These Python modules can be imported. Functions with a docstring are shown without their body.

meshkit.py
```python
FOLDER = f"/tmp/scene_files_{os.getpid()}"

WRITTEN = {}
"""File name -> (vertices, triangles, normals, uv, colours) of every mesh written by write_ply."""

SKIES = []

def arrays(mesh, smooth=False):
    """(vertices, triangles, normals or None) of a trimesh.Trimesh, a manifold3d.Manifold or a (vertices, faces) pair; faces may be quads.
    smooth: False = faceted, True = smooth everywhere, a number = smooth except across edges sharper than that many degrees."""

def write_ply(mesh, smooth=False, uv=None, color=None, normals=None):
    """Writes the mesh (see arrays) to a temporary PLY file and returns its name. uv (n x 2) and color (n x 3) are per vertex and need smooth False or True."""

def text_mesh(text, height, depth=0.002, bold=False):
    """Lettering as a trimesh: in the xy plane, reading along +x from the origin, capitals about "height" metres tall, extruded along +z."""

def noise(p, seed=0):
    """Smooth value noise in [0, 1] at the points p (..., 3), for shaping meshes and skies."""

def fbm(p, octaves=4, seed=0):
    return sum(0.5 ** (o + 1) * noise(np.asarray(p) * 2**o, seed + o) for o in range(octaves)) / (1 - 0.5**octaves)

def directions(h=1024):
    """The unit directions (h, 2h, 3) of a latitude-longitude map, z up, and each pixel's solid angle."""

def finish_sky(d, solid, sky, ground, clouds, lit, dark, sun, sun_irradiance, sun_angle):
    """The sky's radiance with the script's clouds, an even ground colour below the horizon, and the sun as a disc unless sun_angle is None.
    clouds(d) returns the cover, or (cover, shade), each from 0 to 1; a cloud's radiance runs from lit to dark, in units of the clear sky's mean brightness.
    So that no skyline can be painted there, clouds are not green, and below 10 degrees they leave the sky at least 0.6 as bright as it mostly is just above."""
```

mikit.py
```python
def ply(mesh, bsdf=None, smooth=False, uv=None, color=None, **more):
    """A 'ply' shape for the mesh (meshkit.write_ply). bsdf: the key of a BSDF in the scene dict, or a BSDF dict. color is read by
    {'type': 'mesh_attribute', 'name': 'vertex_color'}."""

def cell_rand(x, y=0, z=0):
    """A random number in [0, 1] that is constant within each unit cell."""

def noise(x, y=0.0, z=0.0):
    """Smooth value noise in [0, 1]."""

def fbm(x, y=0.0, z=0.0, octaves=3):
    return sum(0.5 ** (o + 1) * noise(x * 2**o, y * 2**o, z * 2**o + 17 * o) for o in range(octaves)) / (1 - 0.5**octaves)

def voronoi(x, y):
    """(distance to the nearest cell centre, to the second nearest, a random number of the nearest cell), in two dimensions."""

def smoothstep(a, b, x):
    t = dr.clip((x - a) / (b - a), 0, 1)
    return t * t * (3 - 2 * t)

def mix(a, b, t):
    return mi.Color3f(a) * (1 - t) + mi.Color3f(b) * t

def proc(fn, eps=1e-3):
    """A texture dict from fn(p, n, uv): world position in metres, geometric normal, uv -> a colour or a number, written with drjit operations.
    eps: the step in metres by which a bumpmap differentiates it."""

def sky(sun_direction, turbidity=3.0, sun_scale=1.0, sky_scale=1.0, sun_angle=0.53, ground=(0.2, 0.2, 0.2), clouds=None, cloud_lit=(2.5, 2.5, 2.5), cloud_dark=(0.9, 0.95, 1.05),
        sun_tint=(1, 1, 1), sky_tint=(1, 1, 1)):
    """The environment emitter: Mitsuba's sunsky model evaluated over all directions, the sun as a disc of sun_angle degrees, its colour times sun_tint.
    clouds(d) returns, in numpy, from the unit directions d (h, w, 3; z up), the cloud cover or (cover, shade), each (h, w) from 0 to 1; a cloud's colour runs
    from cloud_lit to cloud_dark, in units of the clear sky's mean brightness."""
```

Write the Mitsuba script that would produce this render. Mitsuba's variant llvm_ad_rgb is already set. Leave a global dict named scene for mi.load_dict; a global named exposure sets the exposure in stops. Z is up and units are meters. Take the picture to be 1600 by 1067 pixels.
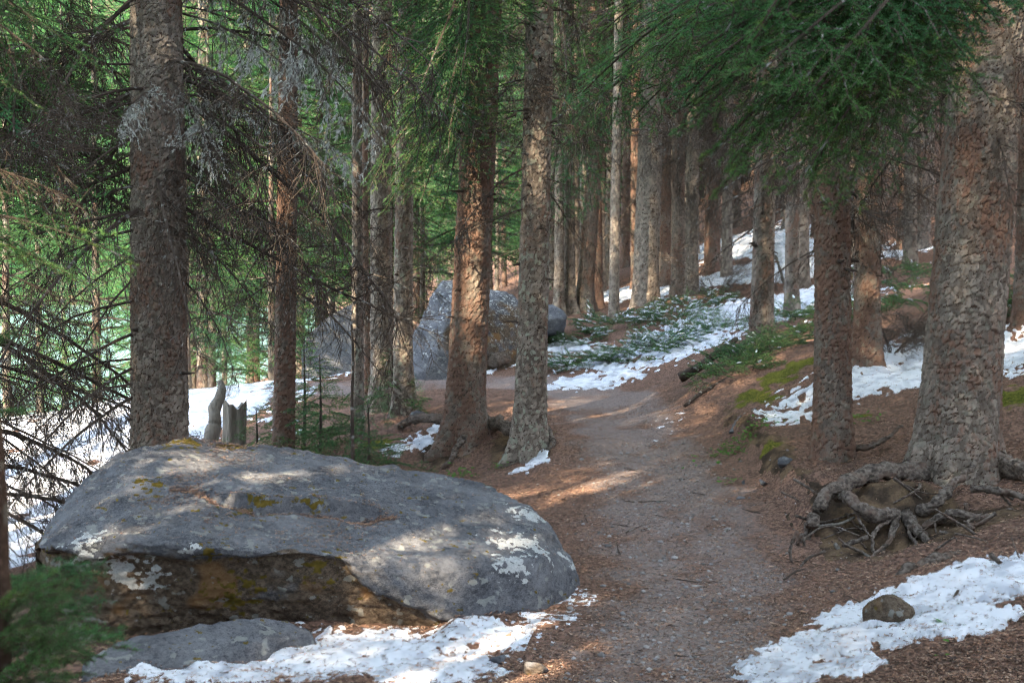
import math, random
import numpy as np
import trimesh, manifold3d
import drjit as dr
import mitsuba as mi
import mikit, meshkit
from mikit import noise, fbm, smoothstep, mix, proc
from scipy.interpolate import RBFInterpolator, RegularGridInterpolator
from scipy.ndimage import gaussian_filter

T = mi.ScalarTransform4f
rng = np.random.default_rng(7)
scene, labels = {}, {}

# ------------------------------------------------------------------ camera, sky, exposure
F = 2222.0                                   # focal length in pixels of the 1600 px wide photograph (50 mm)
EYE = np.array([0.0, 0.0, 1.6])
PITCH = math.atan((533.5 - 430.0) / F)
FWD = np.array([0, math.cos(PITCH), -math.sin(PITCH)])
UP = np.array([0, math.sin(PITCH), math.cos(PITCH)])
scene['camera'] = {'type': 'thinlens', 'fov': math.degrees(2 * math.atan(800 / F)), 'fov_axis': 'x', 'aperture_radius': 0.0055, 'focus_distance': 9.5,
                   'near_clip': 0.1, 'far_clip': 3000.0, 'to_world': T().look_at(origin=EYE.tolist(), target=(EYE + FWD).tolist(), up=[0, 0, 1])}
SUN = np.array([-0.42, -0.66, 0.62]); SUN /= np.linalg.norm(SUN)


def cloud_cover(d):
    n = meshkit.fbm(d / np.maximum(d[..., 2:3] + 0.25, 0.1) * 1.6, 4, 5)
    return np.clip((n - 0.30) * 2.4, 0, 0.85)


scene['sky'] = mikit.sky(SUN.tolist(), turbidity=3.0, sun_scale=0.45, clouds=cloud_cover, cloud_lit=(2.5, 2.5, 2.5), cloud_dark=(1.2, 1.22, 1.28), sky_tint=(.94, 1.0, 1.12))
exposure = 5.1


def P(u, v, Y):
    """The point at distance Y in front of the camera seen at pixel (u, v) of the photograph: used to measure where things stand."""
    d = FWD + (u - 800) / F * np.array([1.0, 0, 0]) - (v - 533.5) / F * UP
    return EYE + d * (Y / d[1])


# ------------------------------------------------------------------ materials
def C(*c):
    return mi.Color3f(*c)


def twosided(b):
    return {'type': 'twosided', 'bsdf': b}


def diffuse(fn_or_rgb):
    r = proc(fn_or_rgb) if callable(fn_or_rgb) else {'type': 'rgb', 'value': list(fn_or_rgb)}
    return twosided({'type': 'diffuse', 'reflectance': r})


def litter_colour(p):
    a = fbm(p.x * 2.3, p.y * 2.3, p.z * 2.3, 3)
    b = noise(p.x * 75, p.y * 75, p.z * 75)
    c = noise(p.x * 160 + 7, p.y * 160, p.z * 160)
    col = mix(C(.10, .066, .052), C(.22, .135, .10), smoothstep(.25, .75, b))
    col = mix(col, C(.075, .056, .046), smoothstep(.58, .85, a) * .6)
    return mix(col, C(.36, .26, .20), smoothstep(.78, .95, c) * .7)


def ground_fn(p, n, uv):           # uv.x: bare earth, uv.y: moss
    col = litter_colour(p)
    f = fbm(p.x * 9, p.y * 9, p.z * 9, 4)
    g = noise(p.x * 120, p.y * 120, p.z * 120)
    earth = mix(C(.050, .037, .028), C(.17, .118, .075), smoothstep(.35, .75, f)) * (.7 + .6 * g)
    col = mix(col, earth, smoothstep(.42, .62, uv.x + (f - .5) * .9))
    moss = mix(C(.045, .055, .014), C(.16, .155, .035), smoothstep(.3, .75, g * .6 + f * .4))
    return mix(col, moss, smoothstep(.45, .6, uv.y + (f - .5) * 1.1))


def path_fn(p, n, uv):             # uv.x: 0 at the ragged edge, 1 in the trodden middle
    f = fbm(p.x * 5, p.y * 3.5, p.z * 5, 4)
    g = noise(p.x * 90, p.y * 90, p.z * 90)
    h = noise(p.x * 190, p.y * 190, p.z * 190)
    gravel = mix(C(.15, .128, .120), C(.33, .295, .285), smoothstep(.2, .85, g * .5 + h * .5))
    return mix(litter_colour(p), gravel, smoothstep(.45, .95, uv.x * .9 + (f - .5) * 1.3) * .62)


def bark_fn(p, n, uv):             # uv.x: tree tone (whole number) + random of the plate, uv.y: 0 in a fissure, 1 on a plate
    tone = dr.floor(uv.x)
    r = uv.x - tone
    g = fbm(p.x * 55, p.y * 55, p.z * 34, 3)
    f = noise(p.x * 170, p.y * 170, p.z * 110)
    big = fbm(p.x * 6 + 3, p.y * 6, p.z * 2.6, 3)
    grey = mix(C(.10, .082, .068), C(.28, .238, .197), smoothstep(.15, .85, r * .55 + g * .35 + f * .14))
    red = mix(C(.085, .050, .037), C(.205, .120, .088), g * .6 + f * .4)
    redness = dr.select(tone > 2.5, -.03, dr.select(tone > 1.5, .15, dr.select(tone > .5, .03, -.10)))
    col = mix(grey, red, smoothstep(.50, .68, big * .55 + g * .25 + r * .2 + redness) * .9)
    col = mix(C(.060, .040, .030), col, smoothstep(.10, .55, uv.y + (f - .5) * .5))
    lich = smoothstep(.60, .68, fbm(p.x * 30, p.y * 30, p.z * 20 + 9, 3)) * dr.select(tone > 2.5, .75, .22)
    return mix(col, C(.28, .295, .235), lich)


def bark_bump(p, n, uv):
    return fbm(p.x * 45, p.y * 45, p.z * 26, 3)


def rock_fn(p, n, uv):             # uv.x: brown weathering, uv.y: above 0 lichen, below 0 moss
    f = fbm(p.x * 7, p.y * 7, p.z * 7, 4)
    g = fbm(p.x * 60, p.y * 60, p.z * 60, 2)
    h = noise(p.x * 210, p.y * 210, p.z * 210)
    grey = mix(C(.038, .041, .049), C(.185, .189, .200), smoothstep(.2, .85, f * .5 + g * .3 + h * .3))
    brown = mix(C(.055, .041, .030), C(.155, .122, .092), smoothstep(.25, .75, g * .6 + h * .4))
    brown = mix(brown, C(.25, .135, .05), smoothstep(.60, .72, fbm(p.x * 4.5 + 2, p.y * 4.5, p.z * 5, 3)) * .5)
    col = mix(grey, brown, smoothstep(.4, .62, uv.x + (f - .5) * .9))
    spots = smoothstep(.655, .70, fbm(p.x * 23, p.y * 23, p.z * 23 + 4, 3)) * .55
    col = mix(col, C(.27, .28, .26), spots)
    e = fbm(p.x * 34, p.y * 34, p.z * 34, 4)
    col = mix(col, C(.40, .415, .41) * (.7 + .6 * h), smoothstep(.46, .52, uv.y + (e - .5) * 1.7))
    return mix(col, mix(C(.05, .042, .012), C(.17, .125, .03), g), smoothstep(.46, .56, -uv.y + (e - .5) * 2.2))


def leaf_fn(p, n, uv):
    f = noise(p.x * 2.1, p.y * 2.1, p.z * 2.1)
    g = noise(p.x * 17, p.y * 17, p.z * 17)
    col = mix(C(.060, .185, .095), C(.14, .27, .075), f)
    return mix(col, C(.20, .30, .07), smoothstep(.62, .9, g) * .7)


def twig_fn(p, n, uv):
    f = noise(p.x * 8, p.y * 8, p.z * 8)
    return mix(mix(C(.042, .034, .029), C(.105, .083, .068), f), C(.24, .235, .22), smoothstep(.72, .85, noise(p.x * 31, p.y * 31, p.z * 31)))


def snow_fn(p, n, uv):
    g = noise(p.x * 55, p.y * 55, p.z * 55)
    f = fbm(p.x * 6, p.y * 6, p.z * 6, 3)
    dirt = smoothstep(.83, .95, g) * smoothstep(.40, .6, f)
    return mix(mix(C(.46, .49, .54), C(.68, .71, .75), smoothstep(.3, .6, fbm(p.x * 13, p.y * 13, p.z * 13, 3))), C(.22, .16, .12), dirt * .8)


def moss_fn(p, n, uv):
    g = noise(p.x * 90, p.y * 90, p.z * 90)
    return mix(C(.055, .06, .012), C(.20, .18, .035), g)


def wood_fn(p, n, uv):
    g = fbm(p.x * 60, p.y * 60, p.z * 7, 3)
    return mix(C(.075, .068, .058), C(.23, .21, .18), g)


def root_fn(p, n, uv):
    f = fbm(p.x * 14, p.y * 14, p.z * 14, 3)
    g = fbm(p.x * 70, p.y * 70, p.z * 70, 2)
    return mix(mix(C(.055, .045, .038), C(.20, .168, .142), smoothstep(.25, .75, g * .7 + f * .3)), C(.12, .075, .055), smoothstep(.5, .75, f) * .6)


scene['root_material'] = twosided({'type': 'bumpmap', 'arbitrary': proc(lambda p, n, uv: fbm(p.x * 55, p.y * 55, p.z * 55, 3), eps=.003), 'scale': .012, 'bsdf': {'type': 'diffuse', 'reflectance': proc(root_fn)}})
for key, fn in (('ground_material', ground_fn), ('path_material', path_fn), ('twig_material', twig_fn), ('snow_material', snow_fn),
                ('moss_material', moss_fn), ('weathered_wood_material', wood_fn)):
    scene[key] = diffuse(fn)
scene['bark_material'] = twosided({'type': 'bumpmap', 'arbitrary': proc(bark_bump, eps=.003), 'scale': .008, 'bsdf': {'type': 'diffuse', 'reflectance': proc(bark_fn)}})
scene['rock_material'] = twosided({'type': 'bumpmap', 'arbitrary': proc(lambda p, n, uv: fbm(p.x * 45, p.y * 45, p.z * 45, 3), eps=.004), 'scale': .014,
                                   'bsdf': {'type': 'diffuse', 'reflectance': proc(rock_fn)}})
scene['needle_material'] = {'type': 'principledthin', 'base_color': proc(leaf_fn), 'roughness': .5, 'diff_trans': .9, 'spec_trans': 0.0, 'eta': 1.3}
scene['herb_material'] = {'type': 'principledthin', 'base_color': {'type': 'rgb', 'value': [.10, .24, .05]}, 'roughness': .5, 'diff_trans': .7, 'eta': 1.3}
scene['lichen_material'] = diffuse((.55, .565, .53))
scene['vertex_material'] = twosided({'type': 'diffuse', 'reflectance': {'type': 'mesh_attribute', 'name': 'vertex_color'}})
scene['lake_material'] = {'type': 'roughplastic', 'diffuse_reflectance': {'type': 'rgb', 'value': [.36, .58, .55]}, 'alpha': .08}

# ------------------------------------------------------------------ names and labels
used = {}


def name_key(name, parent=None):
    base = (parent + '__' + name) if parent else name
    k = used.get(base, -1) + 1
    used[base] = k
    return base if k == 0 else f'{base}_{k:03d}'


def stuff_part(key):
    labels[key] = {'kind': 'stuff'}


def thing(name, label, cat, group=None):
    key = name_key(name)
    labels[key] = {'label': label, 'category': cat}
    if group:
        labels[key]['group'] = group
    return key


def add(name, shape, parent=None):
    key = name_key(name, parent)
    scene[key] = shape
    return key


def setting(name, shape, kind='structure', label=None, cat=None):
    key = add(name, shape)
    labels[key] = {'kind': kind}
    if label:
        labels[key]['label'] = label
    if cat:
        labels[key]['category'] = cat
    return key


# ------------------------------------------------------------------ small mesh helpers
def unit(v):
    v = np.asarray(v, float)
    return v / (np.linalg.norm(v, axis=-1, keepdims=True) + 1e-12)


def spline(pts, n):
    """Catmull-Rom through the rows of pts (any columns), n samples."""
    p = np.asarray(pts, float)
    p = np.vstack([2 * p[0] - p[1], p, 2 * p[-1] - p[-2]])
    t = np.linspace(0, len(p) - 3 - 1e-6, n)
    i = t.astype(int)
    f = (t - i)[:, None]
    a, b, c, d = p[i], p[i + 1], p[i + 2], p[i + 3]
    return .5 * (2 * b + (c - a) * f + (2 * a - 5 * b + 4 * c - d) * f ** 2 + (3 * b - a - 3 * c + d) * f ** 3)


def tube(pts, rad, sides=6, bump=0.0, seed=0):
    p = np.asarray(pts, float)
    rad = np.broadcast_to(rad, (len(p),)).astype(float)
    t = unit(np.gradient(p, axis=0))
    ref = np.where(np.abs(t[:, 2:]) < .92, [[0, 0, 1.0]], [[1.0, 0, 0]])
    a = unit(np.cross(t, ref))
    b = np.cross(t, a)
    ang = np.arange(sides) * 2 * np.pi / sides
    ring = np.cos(ang)[None, :, None] * a[:, None] + np.sin(ang)[None, :, None] * b[:, None]
    r = np.repeat(rad[:, None], sides, 1)
    v = p[:, None] + r[..., None] * ring
    if bump:
        v = v + ring * (r * bump * (meshkit.fbm(v * (1.2 / max(rad.max(), .004)), 3, seed) - .5) * 2)[..., None]
    n = len(p)
    i, j = np.meshgrid(np.arange(n - 1), np.arange(sides), indexing='ij')
    q = np.stack([i * sides + j, (i + 1) * sides + j, (i + 1) * sides + (j + 1) % sides, i * sides + (j + 1) % sides], -1).reshape(-1, 4)
    f = np.vstack([q[:, [0, 2, 1]], q[:, [0, 3, 2]]])
    v = v.reshape(-1, 3)
    v = np.vstack([v, p[0], p[-1]])
    k = np.arange(sides)
    f = np.vstack([f, np.stack([np.full(sides, len(v) - 2), (k + 1) % sides, k], 1), np.stack([np.full(sides, len(v) - 1), (n - 1) * sides + k, (n - 1) * sides + (k + 1) % sides], 1)])
    return v, f


def join(parts):
    vs, fs, at = [], [], 0
    for v, f in parts:
        vs.append(v); fs.append(f + at); at += len(v)
    return np.vstack(vs), np.vstack(fs)


def hull(points):
    return manifold3d.Manifold.hull_points(np.asarray(points, np.float64).tolist()) if hasattr(manifold3d.Manifold, 'hull_points') else None


def grid_faces(nr, nc, wrap=False):
    i, j = np.meshgrid(np.arange(nr - 1), np.arange(nc if wrap else nc - 1), indexing='ij')
    a, b = i * nc + j, i * nc + (j + 1) % nc
    c, d = a + nc, b + nc
    return np.vstack([np.stack([a, b, d], -1).reshape(-1, 3), np.stack([a, d, c], -1).reshape(-1, 3)])


# ------------------------------------------------------------------ terrain
def trail_x(y):
    return np.interp(y, [-30, 2, 5.65, 7.2, 9.5, 12, 14, 15.5, 17], [-2, .45, .66, .95, 1.02, 1.10, 1.15, 1.05, .85])


TRAIL = np.array([[-2, -30], [.2, -6], [.45, 2], [.66, 5.65], [.95, 7.2], [1.02, 9.5], [1.08, 12], [1.05, 14], [.80, 15.8], [.2, 17.0], [-1.2, 17.5], [-2.6, 17.8], [-5, 18.6], [-8, 20]])
TRAIL_C = spline(TRAIL, 400)


def trail_dist(x, y):
    sh = np.shape(x)
    q = np.stack([np.ravel(x), np.ravel(y)], 1)
    a, b = TRAIL_C[:-1], TRAIL_C[1:]
    from scipy.spatial import cKDTree
    dist, _ = cKDTree(spline(TRAIL, 4000)).query(q)
    return dist.reshape(sh)


def trail_half(y):
    return np.interp(y, [-5, 5, 7, 9, 12, 16, 18], [.7, .62, .70, .72, .72, .80, .7])


pix = [  # (u, v, Y): points of the ground read off the photograph
    (1490, 745, 8.7), (1580, 690, 8.9), (1300, 740, 9.3), (1250, 745, 9.2), (1400, 700, 9.2), (1340, 860, 7.7), (1430, 885, 7.15), (1360, 800, 8.15), (1560, 800, 7.85), (1590, 740, 8.3),
    (1430, 770, 8.35), (1165, 1060, 5.65), (1350, 930, 6.6), (1480, 890, 6.65), (1600, 868, 6.55), (1600, 1060, 5.0), (1380, 1060, 5.3), (1560, 620, 10), (1590, 560, 12), (1220, 660, 11.5),
    (1270, 600, 12.5), (1400, 570, 12.5), (1190, 523, 16), (1340, 545, 12.6), (1100, 520, 19), (1000, 560, 17.5), (1120, 590, 14.0), (1060, 640, 13.2), (1160, 700, 10.9), (900, 590, 17), (1180, 640, 12.3),
    (900, 487, 24), (960, 480, 25), (1000, 468, 24), (1080, 465, 25), (1130, 435, 28), (1230, 400, 28), (1230, 350, 36), (1300, 440, 22), (1590, 420, 20), (1450, 400, 28), (870, 520, 21), (800, 560, 19),
    (800, 738, 12.0), (860, 680, 12.1), (692, 730, 12.6), (760, 668, 12.9), (640, 690, 13.2), (600, 725, 12.5), (620, 645, 14.6), (597, 638, 15.5), (680, 600, 17.5), (560, 625, 17), (520, 590, 21), (520, 700, 13),
]
pts = [P(*q) for q in pix]
for y, z in ((-30, 0), (-10, 0), (0, 0), (3, 0), (5, 0), (6.5, 0), (8, .05), (9.5, .09), (11, .13), (12.5, .18), (14, .24), (16, .28)):
    x = trail_x(y)
    pts += [[x - .45, y, z], [x, y, z - .015], [x + .45, y, z + .01]]
pts += [[.2, 17, .29], [-1.2, 17.5, .27], [-2.6, 17.8, .2], [-5, 18.6, .0], [-8, 20, -.5]]
pts += [[-2.2, 5.8, -.02], [-1.2, 5.8, -.01], [-.3, 5.8, 0], [.1, 6.6, 0], [-2.3, 7, -.08], [-1, 8.6, -.05], [.1, 8.4, .02], [.35, 10, .07], [-2.3, 9.2, -.2], [-1, 10.5, -.12], [-2, 12, -.35], [-3, 15, -.4],
        [-3.2, 12.5, -.55], [-4, 7, -.5], [-4, 10, -.7], [-5, 14, -.9], [-7, 14, -1.2], [-5, 22, -.5], [-9, 24, -1.5], [-4, 30, -.4], [-6, 38, -1.0], [-10, 8, -1.5], [-7, 4, -.9], [-12, 0, -1.6], [-3, 3, -.15],
        [-6, -8, -.6], [-14, -20, -2], [-20, 20, -4], [-14, 35, -4], [-14, 60, -4], [-7, 60, -1.2], [-10, 100, -3], [-40, 60, -6], [-60, 0, -6], [-40, -60, -4], [-30, 120, -5], [-80, 120, -6], [-120, 60, -4],
        [2.2, 3, .25], [3.5, 3.5, .7], [2.4, 4.6, .3], [4, 6, .75], [4, 8, .85], [6, 10, 1.4], [6, 0, 1.3], [12, 0, 3.2], [12, -20, 3.2], [40, 0, 13], [40, -40, 13], [6, 15, 1.8], [10, 20, 3.0],
        [20, 40, 8], [40, 60, 18], [10, 60, 5.5], [0, 45, 1.2], [0, 80, 2.5], [30, 10, 9], [4, 45, 2.2], [60, 120, 30], [0, 140, 6], [-10, 160, 5], [-60, 165, 3], [-150, 150, 8], [-160, 40, 5], [-160, -60, 5],
        [-60, 260, 60], [-150, 260, 60], [60, 260, 60], [0, 260, 40], [150, 150, 60], [150, 0, 50], [150, -120, 40], [0, -120, 0], [-100, -120, 2], [260, 260, 80]]
pts = np.array(pts)
rbf = RBFInterpolator(pts[:, :2], pts[:, 2], kernel='linear', smoothing=0.002)
gx = np.unique(np.concatenate([np.linspace(-8, 8, 161), np.linspace(-30, 30, 121), np.linspace(-300, 300, 121)]))
gy = np.unique(np.concatenate([np.linspace(2, 22, 201), np.linspace(-20, 60, 161), np.linspace(-120, 320, 111)]))
GX, GY = np.meshgrid(gx, gy, indexing='ij')
GZ = rbf(np.stack([GX.ravel(), GY.ravel()], 1)).reshape(GX.shape)
GZ = gaussian_filter(GZ, 1.6)
_h = RegularGridInterpolator((gx, gy), GZ, bounds_error=False, fill_value=None)


def h(x, y):
    """Height of the ground."""
    x, y = np.broadcast_arrays(np.asarray(x, float), np.asarray(y, float))
    z = _h(np.stack([x.ravel(), y.ravel()], 1)).reshape(x.shape)
    p = np.stack([x, y, np.zeros_like(x)], -1)
    d = np.clip((trail_dist(x, y) - .45) / .5, 0, 1)
    z = z + d * (.09 * (meshkit.fbm(p * 2.1, 3, 3) - .5) + .06 * (meshkit.fbm(p * 8, 3, 4) - .5))
    dr_ = x - (trail_x(y) + .68 + .10 * (meshkit.fbm(p * 2.6, 2, 15) - .5))
    wb = np.clip((y - 7.6) / .8, 0, 1) * np.clip((13.2 - y) / 1.5, 0, 1)
    z = z + wb * .17 * np.clip(dr_ / .16, 0, 1) * np.exp(-np.maximum(dr_, 0) / .5)
    z = z + .11 * np.exp(-((x - 2.16) / .24) ** 2 - ((y - 8.16) / .15) ** 2) + .06 * np.exp(-((x - 2.5) / .3) ** 2 - ((y - 8.25) / .2) ** 2)
    bank = np.exp(-((x - 1.95) / .42) ** 2 - ((y - 8.6) / 1.3) ** 2)
    z = z + bank * .10 * (meshkit.fbm(p * 13, 3, 14) - .5)
    z = z - .13 * np.exp(-((x - 2.12) / .30) ** 2 - ((y - 7.78) / .20) ** 2)
    return z + .012 * (meshkit.fbm(p * 14, 3, 8) - .5)


def G(u, v):
    """Where the line of sight through pixel (u, v) meets the ground."""
    Y = np.concatenate([np.arange(4, 20, .02), np.arange(20, 80, .1)])
    q = np.array([P(u, v, y) for y in Y])
    below = np.nonzero(q[:, 2] < h(q[:, 0], q[:, 1]))[0]
    k = below[0] if len(below) else -1
    return np.array([q[k, 0], q[k, 1], float(h(q[k, 0], q[k, 1]))])


def on_ground(x, y):
    return np.array([x, y, float(h(x, y))])


def axis(core0, core1, step, lo, hi, grow=1.12):
    a = list(np.arange(core0, core1, step))
    s, x = step, a[-1]
    while x < hi:
        s *= grow; x += s; a.append(x)
    s, x, b = step, a[0], []
    while x > lo:
        s *= grow; x -= s; b.append(x)
    return np.array(b[::-1] + a)


def blob_mask(x, y, blobs):
    """Largest of soft ellipses (cx, cy, rx, ry), 1 in the middle, 0 at the rim, negative outside."""
    m = np.full(np.shape(x), -9.0)
    for cx, cy, rx, ry in blobs:
        m = np.maximum(m, 1 - np.sqrt(((x - cx) / rx) ** 2 + ((y - cy) / ry) ** 2))
    return m


def world_blobs(rows):
    """Ellipses read off the photograph as (u, v, half width in m, half depth in m) -> ellipses on the ground."""
    out = []
    for u, v, rx, ry in rows:
        g = G(u, v)
        out.append((g[0], g[1], rx, ry))
    return out


earth_blobs = world_blobs([(1400, 850, .45, .45), (1310, 830, .38, .5), (1480, 830, .5, .3), (1205, 790, .28, .6), (1180, 730, .24, .9), (1250, 790, .3, .5), (1150, 700, .2, .8), (700, 700, .3, .5), (800, 700, .2, .5), (860, 690, .25, .6)])
moss_blobs = world_blobs([(1180, 620, .35, .8), (1220, 590, .3, .6), (1580, 620, .45, .7), (1200, 700, .15, .25), (1250, 570, .3, .5), (1340, 650, .15, .2), (590, 690, .3, .4), (1500, 620, .2, .2)])



def earth_mask(x, y):
    return np.clip(blob_mask(x, y, earth_blobs) + .45, 0, 1)


ax, ay = axis(-2.6, 3.8, .032, -260, 300, 1.09), axis(4.4, 13.0, .036, -110, 310, 1.04)
X, Y = np.meshgrid(ax, ay, indexing='xy')
Z = h(X, Y)
e = earth_mask(X, Y)
slope = np.hypot(np.gradient(Z, axis=0) / np.gradient(ay)[:, None], np.gradient(Z, axis=1) / np.gradient(ax)[None])
e = np.maximum(e, np.clip((slope - .50) * 1.6, 0, .85))
mo = np.clip(blob_mask(X, Y, moss_blobs) * .9 + .08, 0, .75)
gv = np.stack([X, Y, Z], -1).reshape(-1, 3)
setting('ground', mikit.ply((gv, grid_faces(len(ay), len(ax))), 'ground_material', smooth=True, uv=np.stack([e, mo], -1).reshape(-1, 2)))

# path: a ragged sheet along the trail
s = spline(TRAIL, 900)
s = s[(s[:, 1] > 3.5)]
tn = unit(np.gradient(s, axis=0))
nn = np.stack([tn[:, 1], -tn[:, 0]], 1)
w = np.linspace(-1, 1, 61)
hw = trail_half(s[:, 1])[:, None]
PX, PY = s[:, :1] + nn[:, :1] * w * hw * 1.12, s[:, 1:] + nn[:, 1:] * w * hw * 1.12
rag = 1.12 * (1 - np.abs(w)[None]) + .35 * (meshkit.fbm(np.stack([PX * 2.5, PY * 2.5, PX * 0], -1), 4, 9) - .5)
PZ = h(PX, PY) + np.where(rag > .06, .005, -.03)
setting('path', mikit.ply((np.stack([PX, PY, PZ], -1).reshape(-1, 3), grid_faces(len(s), len(w))), 'path_material', smooth=True,
                          uv=np.stack([np.clip(rag * 1.5, 0, 1), rag * 0], -1).reshape(-1, 2)))

# lake
setting('lake', mikit.ply((np.array([[-300, -150, -1.45], [3, -150, -1.45], [3, 155, -1.45], [-300, 155, -1.45]]), np.array([[0, 1, 2], [0, 2, 3]])), 'lake_material'))


# ------------------------------------------------------------------ snow
snow_tops = []


def snow_depth(x, y):
    q = np.stack([y, x], -1)
    return np.max([s_(q) for s_ in snow_tops], axis=0)


def snow_sheet(name, label, x0, x1, y0, y1, step, blobs, seed, ragged=.9, thick=.03, bias=0.0, fine=1.4, edge=.07, bump=.006, freq=(24, 15)):
    x, y = np.arange(x0, x1, step), np.arange(y0, y1, step * 1.2)
    SX, SY = np.meshgrid(x, y)
    q = np.stack([SX, SY, SX * 0], -1)
    m = blob_mask(SX, SY, blobs) + bias + ragged * (meshkit.fbm(q * np.array([3.2, 2.6, 1]), 3, seed) - .5) + fine * (meshkit.fbm(q * np.array([freq[0], freq[1], 1]), 3, seed + 1) - .55)
    t = np.clip(m * edge, -.02, thick) + bump * (meshkit.fbm(q * 22, 3, seed + 2) - .5)
    SZ = h(SX, SY) + t
    snow_tops.append((RegularGridInterpolator((y, x), t, bounds_error=False, fill_value=-1.0)))
    f = grid_faces(len(y), len(x))
    keep = (t.ravel()[f] > -.004).any(1)
    f = f[keep]
    idx, inv = np.unique(f, return_inverse=True)
    v = np.stack([SX, SY, SZ], -1).reshape(-1, 3)[idx]
    setting(name, mikit.ply((v, inv.reshape(-1, 3)), 'snow_material', smooth=True), 'stuff', label, 'snow')


snow_sheet('snow_patch', 'thin trampled snow with brown specks on the ground in front of the long boulder', -1.7, .7, 5.2, 7.3, .013,
           world_blobs([(330, 1050, .35, .22), (480, 1020, .4, .3), (620, 1010, .38, .33), (760, 990, .32, .25), (860, 965, .22, .22), (900, 935, .10, .22), (680, 1040, .3, .2)]), 21, bias=.10, thick=.005, fine=1.5, edge=.02, bump=.003, freq=(46, 24))
snow_sheet('snow_patch', 'white snow bank at the bottom right corner over roots and brown needles', .8, 3.0, 4.7, 7.1, .013,
           world_blobs([(1220, 1050, .16, .25), (1290, 1010, .22, .25), (1400, 960, .35, .28), (1500, 920, .4, .28), (1590, 890, .42, .28), (1480, 980, .28, .16), (1330, 1040, .12, .12)]), 31, ragged=.5, thick=.022, fine=.95, edge=.10, bias=.2, bump=.004, freq=(36, 24))
snow_sheet('snow_patch', 'snow on the mossy slope behind the two red barked trunks at right', 1.7, 5.5, 10.2, 14.5, .025,
           world_blobs([(1230, 650, .22, .45), (1290, 620, .45, .5), (1390, 590, .6, .55), (1440, 560, .6, .6), (1590, 560, .7, .9), (1380, 560, .5, .4)]), 41, fine=1.9, thick=.02)
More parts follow.
